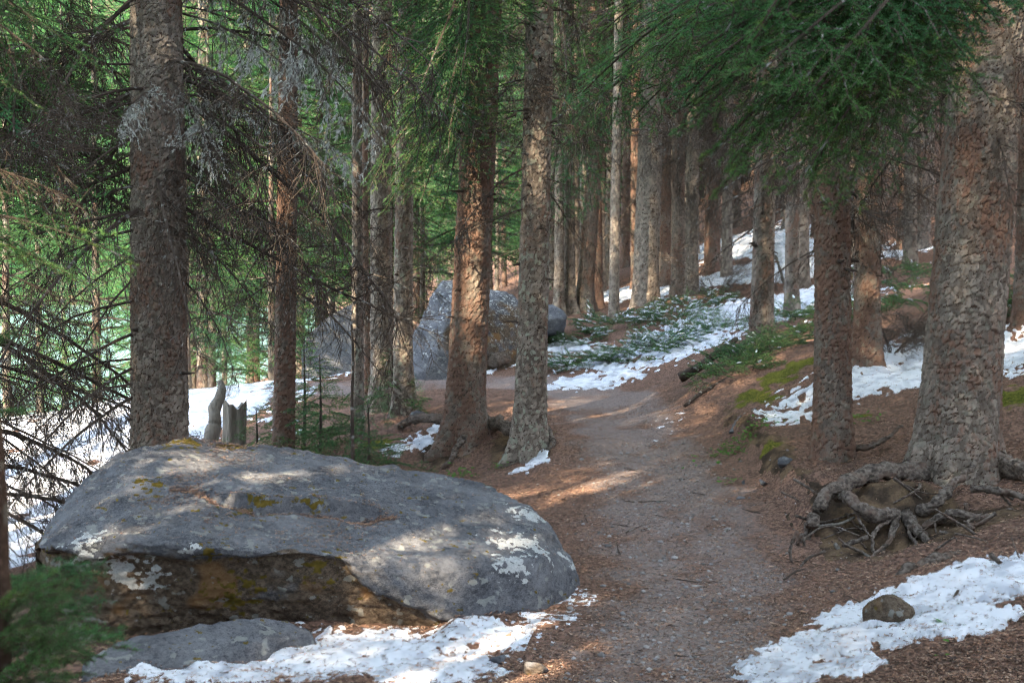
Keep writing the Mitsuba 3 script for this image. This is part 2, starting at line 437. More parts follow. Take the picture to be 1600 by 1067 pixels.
snow_sheet('snow_patch', 'broken snow cover among low green shrubs right of the trail', -.6, 5.5, 14.2, 21.5, .035,
           world_blobs([(900, 600, .5, .5), (960, 575, .6, .8), (1050, 540, .8, 1.2), (1120, 510, .8, 1.2), (1150, 490, .8, 1.2), (1250, 470, .9, 1.5), (1000, 550, .5, .8), (880, 545, .4, .6)]), 51, ragged=1.5, fine=2.0, bias=-.08, freq=(20, 13))
snow_sheet('snow_patch', 'snow lying between the trunks high on the forest slope', 1.0, 14, 22, 40, .09,
           world_blobs([(1230, 420, 1.2, 2.5), (1240, 380, 1.2, 3), (1150, 430, 1.3, 2), (950, 465, .7, 2), (1160, 380, 1.4, 3), (1380, 400, 1, 2), (1590, 430, 2, 3), (1020, 455, .6, 2)]), 61, ragged=1.2)
snow_sheet('snow_patch', 'strip of snow at the foot of the second trunk beside the trail', -.2, .7, 10.6, 12.6, .015, world_blobs([(845, 718, .12, .3), (815, 735, .1, .15)]), 71, bias=-.2, thick=.01)
snow_sheet('snow_patch', 'flecks of snow on the red slope between the trunks', -2.2, .2, 11.8, 14.5, .016, world_blobs([(660, 690, .25, .4), (620, 700, .2, .3), (680, 672, .15, .2)]), 75, bias=-.4, thick=.01)
snow_sheet('snow_patch', 'pale frost and ice patch on the right side of the trail', 1.0, 2.0, 10.8, 14.5, .016, world_blobs([(1040, 665, .16, .6), (1025, 690, .12, .3), (1060, 650, .1, .3)]), 77, bias=-.30, thick=.004, fine=2.0, freq=(40, 22))
snow_sheet('snow_patch', 'snow at the foot of the tall pale boulder behind the trunks', -1, 1.2, 16.5, 20.5, .02, world_blobs([(780, 570, .3, .5), (870, 545, .3, .6), (760, 580, .2, .3)]), 81, bias=-.15)
snow_sheet('snow_patch', 'bright sunlit snow on the lake shore at left', -12, -2.2, 9.5, 27, .07, [(-6, 15, 3.2, 5), (-4.6, 19, 2.2, 5), (-8.5, 19, 3, 6), (-4.2, 13.2, .9, 1.8)], 91, ragged=1.6, bias=-.12)

# ------------------------------------------------------------------ rocks
def rock(name, parent, points, fine, seed, amp=1.0, round_iter=6, masks=None, ledge=None, small=1.0, carve=None):
    m = manifold3d.Manifold.hull_points(np.asarray(points, np.float64))
    size = np.ptp(np.asarray(points), axis=0).max()
    m = m.refine_to_length(max(fine * 2.6, size / 90))
    mm = m.to_mesh()
    t = trimesh.Trimesh(mm.vert_properties[:, :3], mm.tri_verts, process=True)
    trimesh.smoothing.filter_laplacian(t, lamb=.5, iterations=round_iter)
    if fine < size / 90 * .8:
        t = t.subdivide()
        if t.edges_unique_length.mean() > fine * 1.5:
            t = t.subdivide()
    v, n = np.array(t.vertices), np.array(t.vertex_normals)
    k = size / 2.0
    d_big = .10 * k * (meshkit.fbm(v * (2.2 / k), 3, seed) - .5) + .05 * k * (np.abs(meshkit.fbm(v * (5 / k), 3, seed + 2) - .5) * -2 + .3)
    d = .030 * (meshkit.fbm(v * 10, 4, seed + 4) - .5) - .022 * np.abs(meshkit.fbm(v * 17, 3, seed + 6) - .5) + .012 * (meshkit.fbm(v * 42, 3, seed + 5) - .5)
    v = v + n * (amp * d_big + small * d)[:, None]
    if ledge is not None:
        v = v + np.array([0, 0, 1.0]) * (ledge(v) * np.clip(n[:, 2] * 2, 0, 1))[:, None]
    if carve is not None:
        v = carve(v, n)
    t = trimesh.Trimesh(v, t.faces, process=False)
    uv = masks(v, np.array(t.vertex_normals)) if masks else np.zeros((len(v), 2))
    return add(name, mikit.ply((v, np.array(t.faces)), 'rock_material', smooth=True, uv=uv), parent), t


big_pts = [P(*q) for q in [(52, 862, 6.75), (98, 790, 7.1), (150, 732, 7.3), (192, 703, 7.5), (275, 684, 7.75), (335, 690, 7.9), (480, 708, 8.1), (560, 738, 8.1), (640, 746, 8.05), (705, 744, 8.0), (765, 756, 7.9),
                            (822, 782, 7.7), (862, 822, 7.5), (889, 862, 7.35), (899, 892, 7.2), (893, 935, 7.05),
                            (80, 850, 6.35), (170, 843, 6.2), (330, 853, 6.22), (430, 868, 6.28), (530, 872, 6.35), (650, 905, 6.45), (770, 900, 6.62), (800, 880, 6.7), (845, 872, 6.85)]]
big_pts += [[-2.25, 6.7, -.15], [-1.95, 6.3, -.15], [-1.3, 6.35, -.15], [-.7, 6.45, -.15], [-.3, 6.5, -.15], [.0, 6.55, -.15], [.28, 6.9, -.15], [.35, 7.2, -.15], [.2, 8.0, -.15], [-.8, 8.5, -.15], [-2.2, 8.1, -.15], [-2.3, 7.4, -.15]]
crack = np.array([P(300, 762, 6.95), P(345, 775, 6.85), P(400, 785, 6.8), P(470, 778, 6.9), P(580, 775, 6.98), P(620, 770, 7.05)])


def big_ledge(v):
    yc = np.interp(v[:, 0], crack[:, 0], crack[:, 1]) + .05 * (meshkit.fbm(np.stack([v[:, 0] * 9, v[:, 0] * 0, v[:, 0] * 0], 1), 3, 2) - .5)
    inside = np.clip((v[:, 0] - crack[0, 0]) / .25, 0, 1) * np.clip((crack[-1, 0] - v[:, 0]) / .2, 0, 1)
    up = np.clip((v[:, 1] - yc) / .018, 0, 1) * np.clip(1 - (v[:, 1] - yc) / .9, 0, 1)
    groove = np.exp(-((v[:, 1] - yc + .03) / .03) ** 2)
    return inside * (.065 * up - .03 * groove)


def big_carve(v, n):
    """The front below the lip has broken back; thin layers have flaked off the top and the right end."""
    q = meshkit.fbm(v * 6, 3, 77) - .5
    lip = np.interp(v[:, 0], [-2.3, -1.6, -1.05, -.78, -.62, -.3], [.345, .365, .36, .32, .17, .02]) + .09 * q
    depth = np.clip((lip - v[:, 2]) / .025, 0, 1) * np.clip(-n[:, 1] * 2.5 - .2, 0, 1) * (.035 + .09 * (meshkit.fbm(v * 3.5, 3, 78)) * np.clip((-.2 - v[:, 0]) / .4, .0, 1))
    s_ = (v[:, 2] * 1.0 - v[:, 1] * .28 + v[:, 0] * .10) * 16 + 3.2 * (meshkit.fbm(v * 2.6, 4, 79) - .5)
    f = s_ - np.floor(s_)
    step = np.clip((f - .88) / .12, 0, 1) - f
    cut = .016 * np.clip(meshkit.fbm(v * 1.7, 2, 80) * 3 - 1.0, 0, 1)
    return v + np.array([0, 1.0, 0]) * depth[:, None] + n * (step * cut)[:, None]


def big_masks(v, n):
    front = np.clip((.25 - n[:, 2]) * 2.2 + .35, 0, 1) * np.clip((-.45 - v[:, 0]) / .35 + .6, 0, 1)
    lip = np.interp(v[:, 0], [-2.3, -1.6, -1.05, -.78, -.62, -.3], [.355, .375, .37, .32, .16, -.02]) + .09 * (meshkit.fbm(v * 6, 3, 77) - .5)
    brown = np.clip((lip + .015 - v[:, 2]) / .05, 0, 1) * np.clip(.3 - n[:, 1] * 2, 0, 1) * np.clip(.86 + .9 * (meshkit.fbm(v * 4, 3, 81) - .5), 0, 1)
    brown = np.maximum(np.maximum(brown, front * .5), np.clip(.4 - v[:, 2] * 3.2, 0, .7))
    li = np.full(len(v), -.2)
    for (u_, v_, y_, r) in [(815, 840, 7.0, .15), (800, 880, 6.72, .09), (825, 800, 7.5, .10), (185, 890, 6.3, .10), (230, 900, 6.3, .08), (140, 860, 6.35, .10), (300, 860, 6.2, .05), (370, 900, 6.3, .04), (880, 880, 7.2, .06)]:
        c = P(u_, v_, y_)
        li = np.maximum(li, .80 - np.linalg.norm(v - c, axis=1) / r * .45)
    mo_ = np.full(len(v), -.2)
    for (u_, v_, y_, r) in [(360, 930, 6.35, .10), (330, 870, 6.25, .07), (395, 930, 6.35, .08), (500, 900, 6.35, .08), (290, 690, 7.7, .12), (370, 700, 7.8, .10), (230, 790, 6.9, .10), (240, 760, 7.0, .08), (410, 785, 6.78, .10), (500, 780, 6.9, .08)]:
        c = P(u_, v_, y_)
        mo_ = np.maximum(mo_, .70 - np.linalg.norm(v - c, axis=1) / r * .40)
    return np.stack([brown, np.where(mo_ > li, -np.clip(mo_, 0, 1), np.clip(li, 0, 1))], 1)


b = thing('boulder', 'long low grey boulder with white lichen lying beside the trail in front', 'boulder')
_, big_rock = rock('rock', b, big_pts, .010, 11, .5, 2, big_masks, big_ledge, 1.15, big_carve)

b = thing('boulder', 'low grey stone slab at the foot of the long boulder, bottom left', 'rock')
rock('rock', b, [P(*q) for q in [(130, 1030, 5.75), (210, 995, 5.95), (330, 970, 6.1), (400, 966, 6.12), (425, 968, 6.15), (470, 978, 6.2), (492, 992, 6.15), (420, 1000, 5.95), (400, 1010, 5.9), (250, 1060, 5.6), (140, 1075, 5.55), (130, 1050, 5.6)]]
     + [[-1.75, 5.6, -.15], [-1.2, 5.6, -.1], [-.8, 6.2, -.1], [-1.2, 6.35, -.1], [-1.7, 6.2, -.1]], .011, 23, .6, 1, small=1.5)


def pale_masks(v, n):
    br = np.clip(.55 - n[:, 0] * -.6 - n[:, 2] * .6, 0, 1) * .8
    return np.stack([br, np.clip(n[:, 2] * .35 + .02, 0, .3)], 1)


b = thing('boulder', 'tall boulder with pale lichened edges standing behind the middle trunks', 'boulder')
rock('rock', b, [P(*q) for q in [(642, 570, 17.9), (645, 520, 18.1), (672, 465, 18.4), (692, 440, 18.7), (745, 447, 18.9), (800, 460, 18.9), (835, 500, 18.8), (840, 545, 18.6), (700, 600, 17.7), (665, 597, 17.7), (760, 480, 18.2), (700, 500, 17.9), (780, 560, 18.1)]]
     + [[-1.2, 17.9, .1], [-.8, 17.7, .1], [-.1, 18.2, .1], [.3, 18.8, .1], [.2, 20, .1], [-1.1, 19.8, .1], [-.8, 20, 1.3], [0, 20, 1.2]], .03, 37, .8, 1, pale_masks, small=2)
b = thing('boulder', 'dark rock jutting out behind the second trunk, right of the tall boulder', 'rock')
rock('rock', b, [P(*q) for q in [(840, 475, 20), (866, 478, 19.6), (886, 492, 19.4), (884, 500, 19.3), (866, 522, 19.3), (845, 525, 19.3), (835, 500, 19.2)]] + [P(840, 480, 20.8), P(880, 490, 20.6), P(835, 535, 20.6), P(880, 530, 20.6)], .03, 41, .4, 1)
b = thing('boulder', 'large grey sunlit boulder near the shore behind the left trunks', 'boulder')
rock('rock', b, [P(*q) for q in [(470, 540, 21.5), (500, 505, 22), (540, 480, 22.5), (575, 470, 23), (600, 500, 23), (610, 560, 22), (560, 600, 21.2), (480, 600, 21.2)]] + [P(470, 600, 23), P(610, 600, 24), P(520, 500, 24), P(590, 490, 24)], .05, 47, .6, 3)
b = thing('boulder', 'leaning flat stone set in the mossy bank right of the trail', 'rock')
rock('rock', b, [P(*q) for q in [(1138, 682, 11.2), (1150, 660, 11.5), (1182, 640, 11.8), (1180, 655, 11.6), (1160, 680, 11.2)]] + [P(1140, 690, 11.6), P(1185, 660, 12.1), P(1165, 690, 11.6)], .02, 53, .3, 1)
small = [(1197, 770, .055, 'small grey stone stuck in the dark bank beside the trail'), (1203, 820, .04, 'pale pebble at the foot of the dirt bank under the roots'), (1228, 738, .07, 'dark stone on top of the bank left of the second trunk'),
         (835, 1064, .07, 'dark stone top poking out of the trail at the bottom edge'), (775, 1063, .05, 'small stone at the bottom edge left of the dark stone'), (1195, 842, .025, 'tiny grey pebble below the pale pebble on the bank'),
         (1385, 985, .13, 'brown rock showing through the snow bank at bottom right'), (690, 672, .09, 'mossy stone on the slope left of the middle trunk'), (715, 668, .08, 'grey stone half buried beside the middle trunk'), (655, 660, .10, 'rounded grey stone on the slope edge')]
for k, (u, v, r, lab) in enumerate(small):
    c = G(u, v)
    q = rng.normal(size=(14, 3)); q = unit(q) * np.array([1, 1, .75]) * r
    b = thing('stone', lab, 'stone')
    rock('rock', b, q + c + [0, 0, r * .2], max(.008, r / 9), 60 + k, .3, 1, lambda v, n, br=(1.0 if 'brown' in lab else .3): np.stack([np.full(len(v), br), np.zeros(len(v))], 1))


# ------------------------------------------------------------------ twigs, needles and boughs (built once, repeated as instances)
def frames(d):
    d = unit(d)
    ref = np.where(np.abs(d[:, 2:]) < .95, [[0, 0, 1.0]], [[1.0, 0, 0]])
    a = unit(np.cross(ref, d))
    return d, a, np.cross(d, a)


def sticks(segs, r0, r1):
    """Three sided tapered sticks for an array of segments (n, 2, 3)."""
    p0, p1 = segs[:, 0], segs[:, 1]
    d, a, b = frames(p1 - p0)
    n = len(segs)
    r0, r1 = np.broadcast_to(r0, (n,)), np.broadcast_to(r1, (n,))
    ang = np.arange(3) * 2 * np.pi / 3
    ring = np.cos(ang)[None, :, None] * a[:, None] + np.sin(ang)[None, :, None] * b[:, None]
    v = np.concatenate([p0[:, None] + ring * r0[:, None, None], p1[:, None] + ring * r1[:, None, None]], 1).reshape(-1, 3)
    base = np.array([[0, 1, 4], [0, 4, 3], [1, 2, 5], [1, 5, 4], [2, 0, 3], [2, 3, 5]])
    f = (base[None] + 6 * np.arange(n)[:, None, None]).reshape(-1, 3)
    return v, f


def ribbons(segs, r0, r1):
    """Flat two triangle twigs for boughs that are only seen from afar."""
    p0, p1 = segs[:, 0], segs[:, 1]
    d, a, b = frames(p1 - p0)
    n = len(segs)
    ph = np.random.default_rng(n).uniform(0, 6.28, n)[:, None]
    s_ = a * np.cos(ph) + b * np.sin(ph)
    w0, w1 = np.broadcast_to(r0, (n,))[:, None] * s_ * 1.4, np.broadcast_to(r1, (n,))[:, None] * s_ * 1.4
    v = np.stack([p0 - w0, p0 + w0, p1 + w1, p1 - w1], 1).reshape(-1, 3)
    f = (np.array([[0, 1, 2], [0, 2, 3]])[None] + 4 * np.arange(n)[:, None, None]).reshape(-1, 3)
    return v, f


def needle_tris(pos, dirs, length, width, r):
    n = len(pos)
    side = unit(np.cross(dirs, unit(r.normal(size=(n, 3)))))
    L = length * r.uniform(.7, 1.2, (n, 1))
    a, b, c = pos - side * width / 2, pos + side * width / 2, pos + dirs * L
    v = np.stack([a, b, c], 1).reshape(-1, 3)
    return v, np.arange(3 * n).reshape(-1, 3)


def live_bough(seed, L, per_m, nl, nw, step, droop=.30, sub=True, stick=None):
    r = np.random.default_rng(seed)
    t = np.linspace(0, L, 9)
    ax_ = np.stack([t, .05 * np.sin(t * 3 + seed) * t, .10 * t - droop * t ** 2 / L + .12 * np.maximum(t / L - .6, 0) ** 2 * L], 1)
    shoots = [ax_]
    woods = [tube(ax_, np.linspace(.011, .003, 9) * L, 4)]
    segs, rads = [], []
    x, side = .14 * L, 1
    while x < L * .98:
        k = np.interp(x, t, np.arange(9)); i = min(int(k), 7)
        p = ax_[i] + (ax_[i + 1] - ax_[i]) * (k - i)
        d = unit(ax_[i + 1] - ax_[i])
        ls = (.44 * (1 - x / L) ** .75 + .09) * L * r.uniform(.7, 1.1)
        lat = np.array([-d[1], d[0], 0]) * side
        dd = unit(d * .62 + lat * .8 + [0, 0, r.uniform(-.12, .06)])
        q = np.linspace(0, ls, 6)[:, None]
        sh = p + dd * q + np.array([0, 0, -.35]) * q ** 2 / L + r.normal(0, .006, (6, 3)) * (q > 0)
        shoots.append(sh)
        segs += [(sh[j], sh[j + 1]) for j in range(0, 5)]
        rads += [.0035] * 5
        if sub and ls > .12:
            y, s2 = .05, 1
            while y < ls * .95:
                k2 = y / ls * 5; j = min(int(k2), 4)
                p2 = sh[j] + (sh[j + 1] - sh[j]) * (k2 - j)
                l2 = (.42 * (ls - y) + .045) * r.uniform(.7, 1.15)
                d2 = unit(dd * .65 + np.array([-dd[1], dd[0], 0]) * s2 * .75 + [0, 0, r.uniform(-.25, .05)])
                e2 = p2 + d2 * l2 + np.array([0, 0, -.25]) * l2 ** 2
                shoots.append(np.array([p2, (p2 + e2) / 2 + [0, 0, .004], e2]))
                segs.append((p2, e2)); rads.append(.002)
                y += step * r.uniform(.8, 1.3); s2 = -s2
        x += step * 1.1 * r.uniform(.75, 1.2); side = -side
    if segs:
        rr = np.array(rads)
        woods.append((stick or sticks)(np.array(segs), rr, rr * .6))
    pos, dirs = [], []
    for sh in shoots:
        seg = np.diff(sh, axis=0); ln = np.linalg.norm(seg, axis=1)
        n = max(2, int(ln.sum() * per_m))
        c = np.concatenate([[0], np.cumsum(ln)])
        u = r.uniform(.12 if sh is shoots[0] else .0, 1, n) * c[-1]
        i = np.clip(np.searchsorted(c, u) - 1, 0, len(seg) - 1)
        pos.append(sh[i] + seg[i] * ((u - c[i]) / ln[i])[:, None])
        d, a, b = frames(seg[i])
        ph = r.uniform(0, 2 * np.pi, n)
        rad = a * np.cos(ph)[:, None] + b * (np.sin(ph) * .65 + .25)[:, None]
        dirs.append(unit(d * .62 + unit(rad) * .85))
    nv = needle_tris(np.vstack(pos), np.vstack(dirs), nl, nw, r)
    return join(woods), nv, ax_[-1]


def dead_branch(seed, L, n_side, n_sub, wander=.05, hang=.5, thick=.010, stick=None):
    r = np.random.default_rng(seed)
    m = 12
    t = np.linspace(0, L, m)
    wob = np.cumsum(r.normal(0, wander * L / m, (m, 2)), axis=0)
    ax_ = np.stack([t, wob[:, 0], wob[:, 1] - .30 * t ** 2 / L + .03 * t], 1)
    woods = [tube(ax_, np.linspace(thick, .0025, m) * (L ** .5), 5)]
    segs, r0 = [], []
    for k in range(n_side):
        f = r.uniform(.08, 1.0)
        i = min(int(f * (m - 1)), m - 2)
        p = ax_[i] + (ax_[i + 1] - ax_[i]) * (f * (m - 1) - i)
        d = unit(ax_[i + 1] - ax_[i])
        lat = np.array([-d[1], d[0], 0]) * r.choice([-1, 1])
        ls = r.uniform(.16, .50) * L * (1.1 - .6 * f)
        dd = unit(d * r.uniform(.3, 1.0) + lat * r.uniform(.2, 1.0) + [0, 0, r.uniform(-.6, .15)])
        q, cur, dcur = [p], p, dd
        for j in range(4):
            dcur = unit(dcur + [0, 0, -hang * .35] + r.normal(0, .16, 3))
            cur = cur + dcur * ls / 4
            q.append(cur)
        for j in range(4):
            segs.append((q[j], q[j + 1])); r0.append(.0032 - .0005 * j)
        for kk in range(n_sub):
            j = r.integers(0, 4); a = q[j] + (q[j + 1] - q[j]) * r.uniform()
            d2 = unit(unit(q[j + 1] - q[j]) * .6 + r.normal(0, .5, 3) + [0, 0, -hang])
            l2 = r.uniform(.04, .16) * L ** .5
            mid = a + d2 * l2 * .5
            d3 = unit(d2 + r.normal(0, .25, 3) + [0, 0, -hang * .3])
            segs += [(a, mid), (mid, mid + d3 * l2 * .5)]; r0 += [.0018, .0014]
    r0 = np.array(r0)
    woods.append((stick or sticks)(np.array(segs), r0, r0 * .75))
    return join(woods), ax_[-1], np.array(segs)


protos = {}     # name -> tip of its axis


def bough_group(key, wood, leaves, tip, extra=None):
    g = {'type': 'shapegroup'}
    if wood is not None:
        g['twig'] = mikit.ply(wood, 'twig_material')
    if leaves is not None:
        g['needles'] = mikit.ply(leaves, 'needle_material')
    if extra is not None:
        g['lichen'] = mikit.ply(extra, 'lichen_material')
    scene[key] = g
    protos[key] = tip


for k in range(3):
    bough_group(f'bough_fine_{k}', *live_bough(100 + k, 1.2, 430, .020, .0030, .062, .26 + .06 * k))
    bough_group(f'bough_coarse_{k}', *live_bough(200 + k, 1.6, 66, .064, .0110, .15, .30 + .05 * k, stick=ribbons))
    bough_group(f'bough_canopy_{k}', None, live_bough(230 + k, 1.7, 20, .17, .050, .24, .30 + .05 * k, stick=ribbons)[1], [1.7, 0, -.25])
    bough_group(f'sprig_{k}', *live_bough(260 + k, .42, 520, .020, .0020, .040, .22))
for k in range(4):
    w_, tip, _ = dead_branch(300 + k, 1.3, 34, 7)
    bough_group(f'dead_fine_{k}', w_, None, tip)
for k in range(3):
    w_, tip, _ = dead_branch(320 + k, 1.5, 17, 5, thick=.012, stick=ribbons)
    bough_group(f'dead_coarse_{k}', w_, None, tip)
for k in range(2):
    w_, tip, sg = dead_branch(340 + k, 1.5, 26, 5, .06)
    r_ = np.random.default_rng(350 + k)
    pick = sg[r_.choice(len(sg), 2400)]
    c_ = pick[:, 0] + (pick[:, 1] - pick[:, 0]) * r_.uniform(0, 1, (2400, 1))
    lv = needle_tris(c_, unit(r_.normal(size=c_.shape) * .5 + unit(pick[:, 1] - pick[:, 0]) * .5 - [0, 0, .9]), .036, .008, r_)
    bough_group(f'lichen_branch_{k}', w_, None, tip, lv)


def pose(p, d, scale=1.0, roll=0.0):
    d, a, b = (x[0] for x in frames(np.asarray([d], float)))
    c, s_ = math.cos(roll), math.sin(roll)
    m = np.eye(4)
    m[:3, 0], m[:3, 1], m[:3, 2], m[:3, 3] = d * scale, (a * c + b * s_) * scale, (b * c - a * s_) * scale, p
    return m


def inst(group, m):
    return {'type': 'instance', 'to_world': T(m.tolist()), 'group': {'type': 'ref', 'id': group}}


def span(group, p0, p1, roll=0.0):
    """Matrix that lays the bough's chord from p0 to p1."""
    tip = np.asarray(protos[group], float)
    d = np.asarray(p1, float) - p0
    sc = np.linalg.norm(d) / np.linalg.norm(tip)
    m0, m1 = pose([0, 0, 0], tip), pose([0, 0, 0], d, 1, roll)
    m = m1 @ m0.T
    m[:3, :3] *= sc
    m[:3, 3] = p0
    return m


# ------------------------------------------------------------------ trunks
def plates(s_, z, n_around, cw, chh, seed):
    """Bark plates: (edge distance, random of the plate, offset) on a strip that wraps round after n_around cells."""
    r = np.random.default_rng(seed)
    x, y = s_ / cw, z / chh
    rows = int(np.ceil(y.max() - y.min())) + 4
    y = y - np.floor(y.min()) + 1
    jit = r.uniform(.08, .92, (rows + 2, n_around, 2))
    rnd = r.uniform(0, 1, (rows + 2, n_around))
    ix, iy = np.floor(x).astype(int), np.floor(y).astype(int)
    f1, f2 = np.full(x.shape, 9.0), np.full(x.shape, 9.0)
    rid, ox, oy = np.zeros(x.shape), np.zeros(x.shape), np.zeros(x.shape)
    for a in (-1, 0, 1):
        for b_ in (-1, 0, 1):
            cx, cy = ix + a, np.clip(iy + b_, 0, rows + 1)
            j = jit[cy, cx % n_around]
            dx, dy = x - (cx + j[..., 0]), y - (cy + j[..., 1])
            d = np.hypot(dx, dy)
            near = d < f1
            f2 = np.where(near, f1, np.minimum(f2, d))
            rid = np.where(near, rnd[cy, cx % n_around], rid)
            ox, oy = np.where(near, dx, ox), np.where(near, dy, oy)
            f1 = np.where(near, d, f1)
    return f2 - f1, rid, ox, oy


def trunk_mesh(base, top, r0, H, res, zfine, seed, tone=1, amp=.006, cw=.032, chh=.045, flare=.5, lobes=5, sink=.25):
    """base, top: points of the axis at the ground and at height H above it. r0: radius at breast height."""
    r = np.random.default_rng(seed)
    nth = int(np.clip(2 * np.pi * r0 / res, 18, 340))
    zz = [-sink]
    while zz[-1] < zfine:
        zz.append(zz[-1] + res * 1.15)
    st = res * 1.15
    while zz[-1] < H:
        st = min(st * 1.3, .5); zz.append(zz[-1] + st)
    zz = np.array(zz); zz[-1] = H
    th = np.arange(nth) / nth * 2 * np.pi
    TH, ZZ = np.meshgrid(th, zz)
    tap = np.clip(1.06 - .95 * np.clip(ZZ, 0, H) / H, .04, 2)
    rr = r0 * tap
    lob = 1 + .55 * np.cos(lobes * TH + seed) + .35 * np.cos((lobes - 2) * TH + 2.1 * seed)
    rr = rr * (1 + flare * np.exp(-np.maximum(ZZ, -.1) / .22) * np.clip(lob, .1, 2.2) * .8)
    n_around = max(6, int(round(2 * np.pi * r0 / cw)))
    q = np.stack([np.cos(TH) * r0, np.sin(TH) * r0, ZZ], -1)
    wx = (meshkit.fbm(q * 22, 2, seed + 1) - .5) * 1.6 + (meshkit.fbm(q * 75, 2, seed + 5) - .5) * 1.0
    wy = (meshkit.fbm(q * 20, 2, seed + 2) - .5) * 1.8 + (meshkit.fbm(q * 80, 2, seed + 6) - .5) * .9
    edge, rid, ox, oy = plates((TH / (2 * np.pi) * n_around + wx * .8) * cw, ZZ + wy * chh * .8, n_around, cw, chh, seed)
    plate = np.clip(edge / .20, 0, 1)
    plate = plate * plate * (3 - 2 * plate)
    hgt = amp * (plate * (.5 + .7 * rid) + 1.9 * (rid - .35) * ox * plate + 1.5 * plate * -oy * (.4 + rid)) + amp * .5 * (meshkit.fbm(q * 70, 2, seed + 3) - .5)
    hgt = hgt + r0 * .09 * (meshkit.fbm(q * 6, 3, seed + 4) - .5)
    if res > .012:
        hgt = hgt * .8
    rr = rr + hgt * np.clip(tap, .3, 1)
    base, top = np.asarray(base, float), np.asarray(top, float)
    bow = .010 * H * np.sin(ZZ / H * np.pi * 2.0 + seed) * (r.uniform(.2, 1)) * .3
    fr = ZZ / H
    c = base + (top - base) * fr[..., None]
    v = c + np.stack([np.cos(TH) * rr + bow * np.clip(fr * 5, 0, 1), np.sin(TH) * rr, 0 * rr], -1)
    uv = np.stack([tone + .02 + .96 * rid, plate], -1)
    return (v.reshape(-1, 3), grid_faces(len(zz), nth, True)), uv.reshape(-1, 2)


dapples = [G(942, 760), G(930, 636), G(825, 1040), P(372, 712, 7.5), P(340, 825, 6.6), P(445, 240, 12.3), P(415, 275, 12.2), P(972, 265, 21)]
dapple_r = [.20, .24, .20, .04, .05, .12, .1, .15]
gaps = [(np.asarray(p), r) for p, r in zip(dapples, dapple_r)] + [(P(120, 410, 5.1), .15), (P(80, 110, 5.1), .2), (P(80, 960, 3.1), .14), (P(60, 1030, 3.1), .10), (P(620, 130, 11.9), .28), (P(640, 260, 11.8), .28), (P(590, 220, 12.0), .2), (P(690, 120, 11.5), .2)]


def shades_gap(p, tip_, wide=.3):
    """Would a bough from p to tip_ stand in one of the gaps of the crowns through which the sun reaches the ground?"""
    for f in (.1, .35, .6, .85, 1.1):
        q = p + (tip_ - p) * f
        for c, r in gaps:
            d = q - c
            t = d @ SUN
            if t > 0.6 and np.linalg.norm(d - t * SUN) < r + wide:
                return True
    return False


def hangs_in_view(p, tip_):
    """The simple boughs of the high canopy are kept out of the low space over the trail."""
    for f in (.2, .6, 1.0):
        q = p + (tip_ - p) * f
        if q[1] > 0 and abs(q[0]) < .40 * q[1] + .5 and q[2] < 2.0 + .24 * q[1]:
            return True
    return False


def crown(tree, base, top, H, r0, z0, z1, n, length, kind='coarse', seed=0, part='crown', tilt=-.12, side=None):
    """n live boughs between the heights z0 and z1, shorter towards the top."""
    r = np.random.default_rng(seed)
    base, top = np.asarray(base, float), np.asarray(top, float)
    a = r.uniform(0, 6.28)
    scene_n = 0
    for k in range(n):
        f = (k + r.uniform(0, .8)) / n
        z = z0 + (z1 - z0) * f
        a += 2.39996 + r.normal(0, .35)
        az = a if side is None else side + r.normal(0, .7)
        L = length * (1.0 - .85 * (z / H) ** 1.6) * r.uniform(.75, 1.15)
        p = base + (top - base) * z / H
        d = np.array([math.cos(az), math.sin(az), tilt + r.normal(0, .12) + .5 * (z / H)])
        p = p + np.array([math.cos(az), math.sin(az), 0]) * r0 * (1 - z / H) * .7
        g = f'bough_{kind}_{r.integers(0, 3)}'
        sc = L / np.linalg.norm(protos[g])
        if shades_gap(p, p + unit(d) * L, .22 if kind == 'canopy' else .18) or (kind == 'canopy' and base[1] < 20 and hangs_in_view(p, p + unit(d) * L)):
            continue
        scene_n += 1
        key = f'{tree}__{part}__{scene_n:03d}' if 'crown' in part else name_key(part, tree)
        scene[key] = inst(g, pose(p, d, sc, r.normal(0, .25)))


def dead_whorl(tree, base, top, H, r0, z0, z1, n, length, kind='fine', seed=0, part='dead_branch', az0=None, spread=3.2, tilt=-.25):
    r = np.random.default_rng(seed)
    base, top = np.asarray(base, float), np.asarray(top, float)
    m = {'fine': 4, 'coarse': 3}[kind]
    c = 0
    for k in range(n):
        z = r.uniform(z0, z1)
        az = r.uniform(0, 6.28) if az0 is None else az0 + r.uniform(-spread, spread)
        L = length * r.uniform(.45, 1.15)
        p = base + (top - base) * z / H + np.array([math.cos(az), math.sin(az), 0]) * r0 * (1 - z / H) * .8
        d = np.array([math.cos(az), math.sin(az), tilt + r.normal(0, .2)])
        g = f'dead_{kind}_{r.integers(0, m)}'
        if shades_gap(p, p + unit(d) * L, .12):
            continue
        c += 1
        key = name_key(part, tree) if part == 'dead_branch' else f'{tree}__{part}__{c:03d}'
        scene[key] = inst(g, pose(p, d, L / np.linalg.norm(protos[g]), r.normal(0, .6)))


far_res = .05


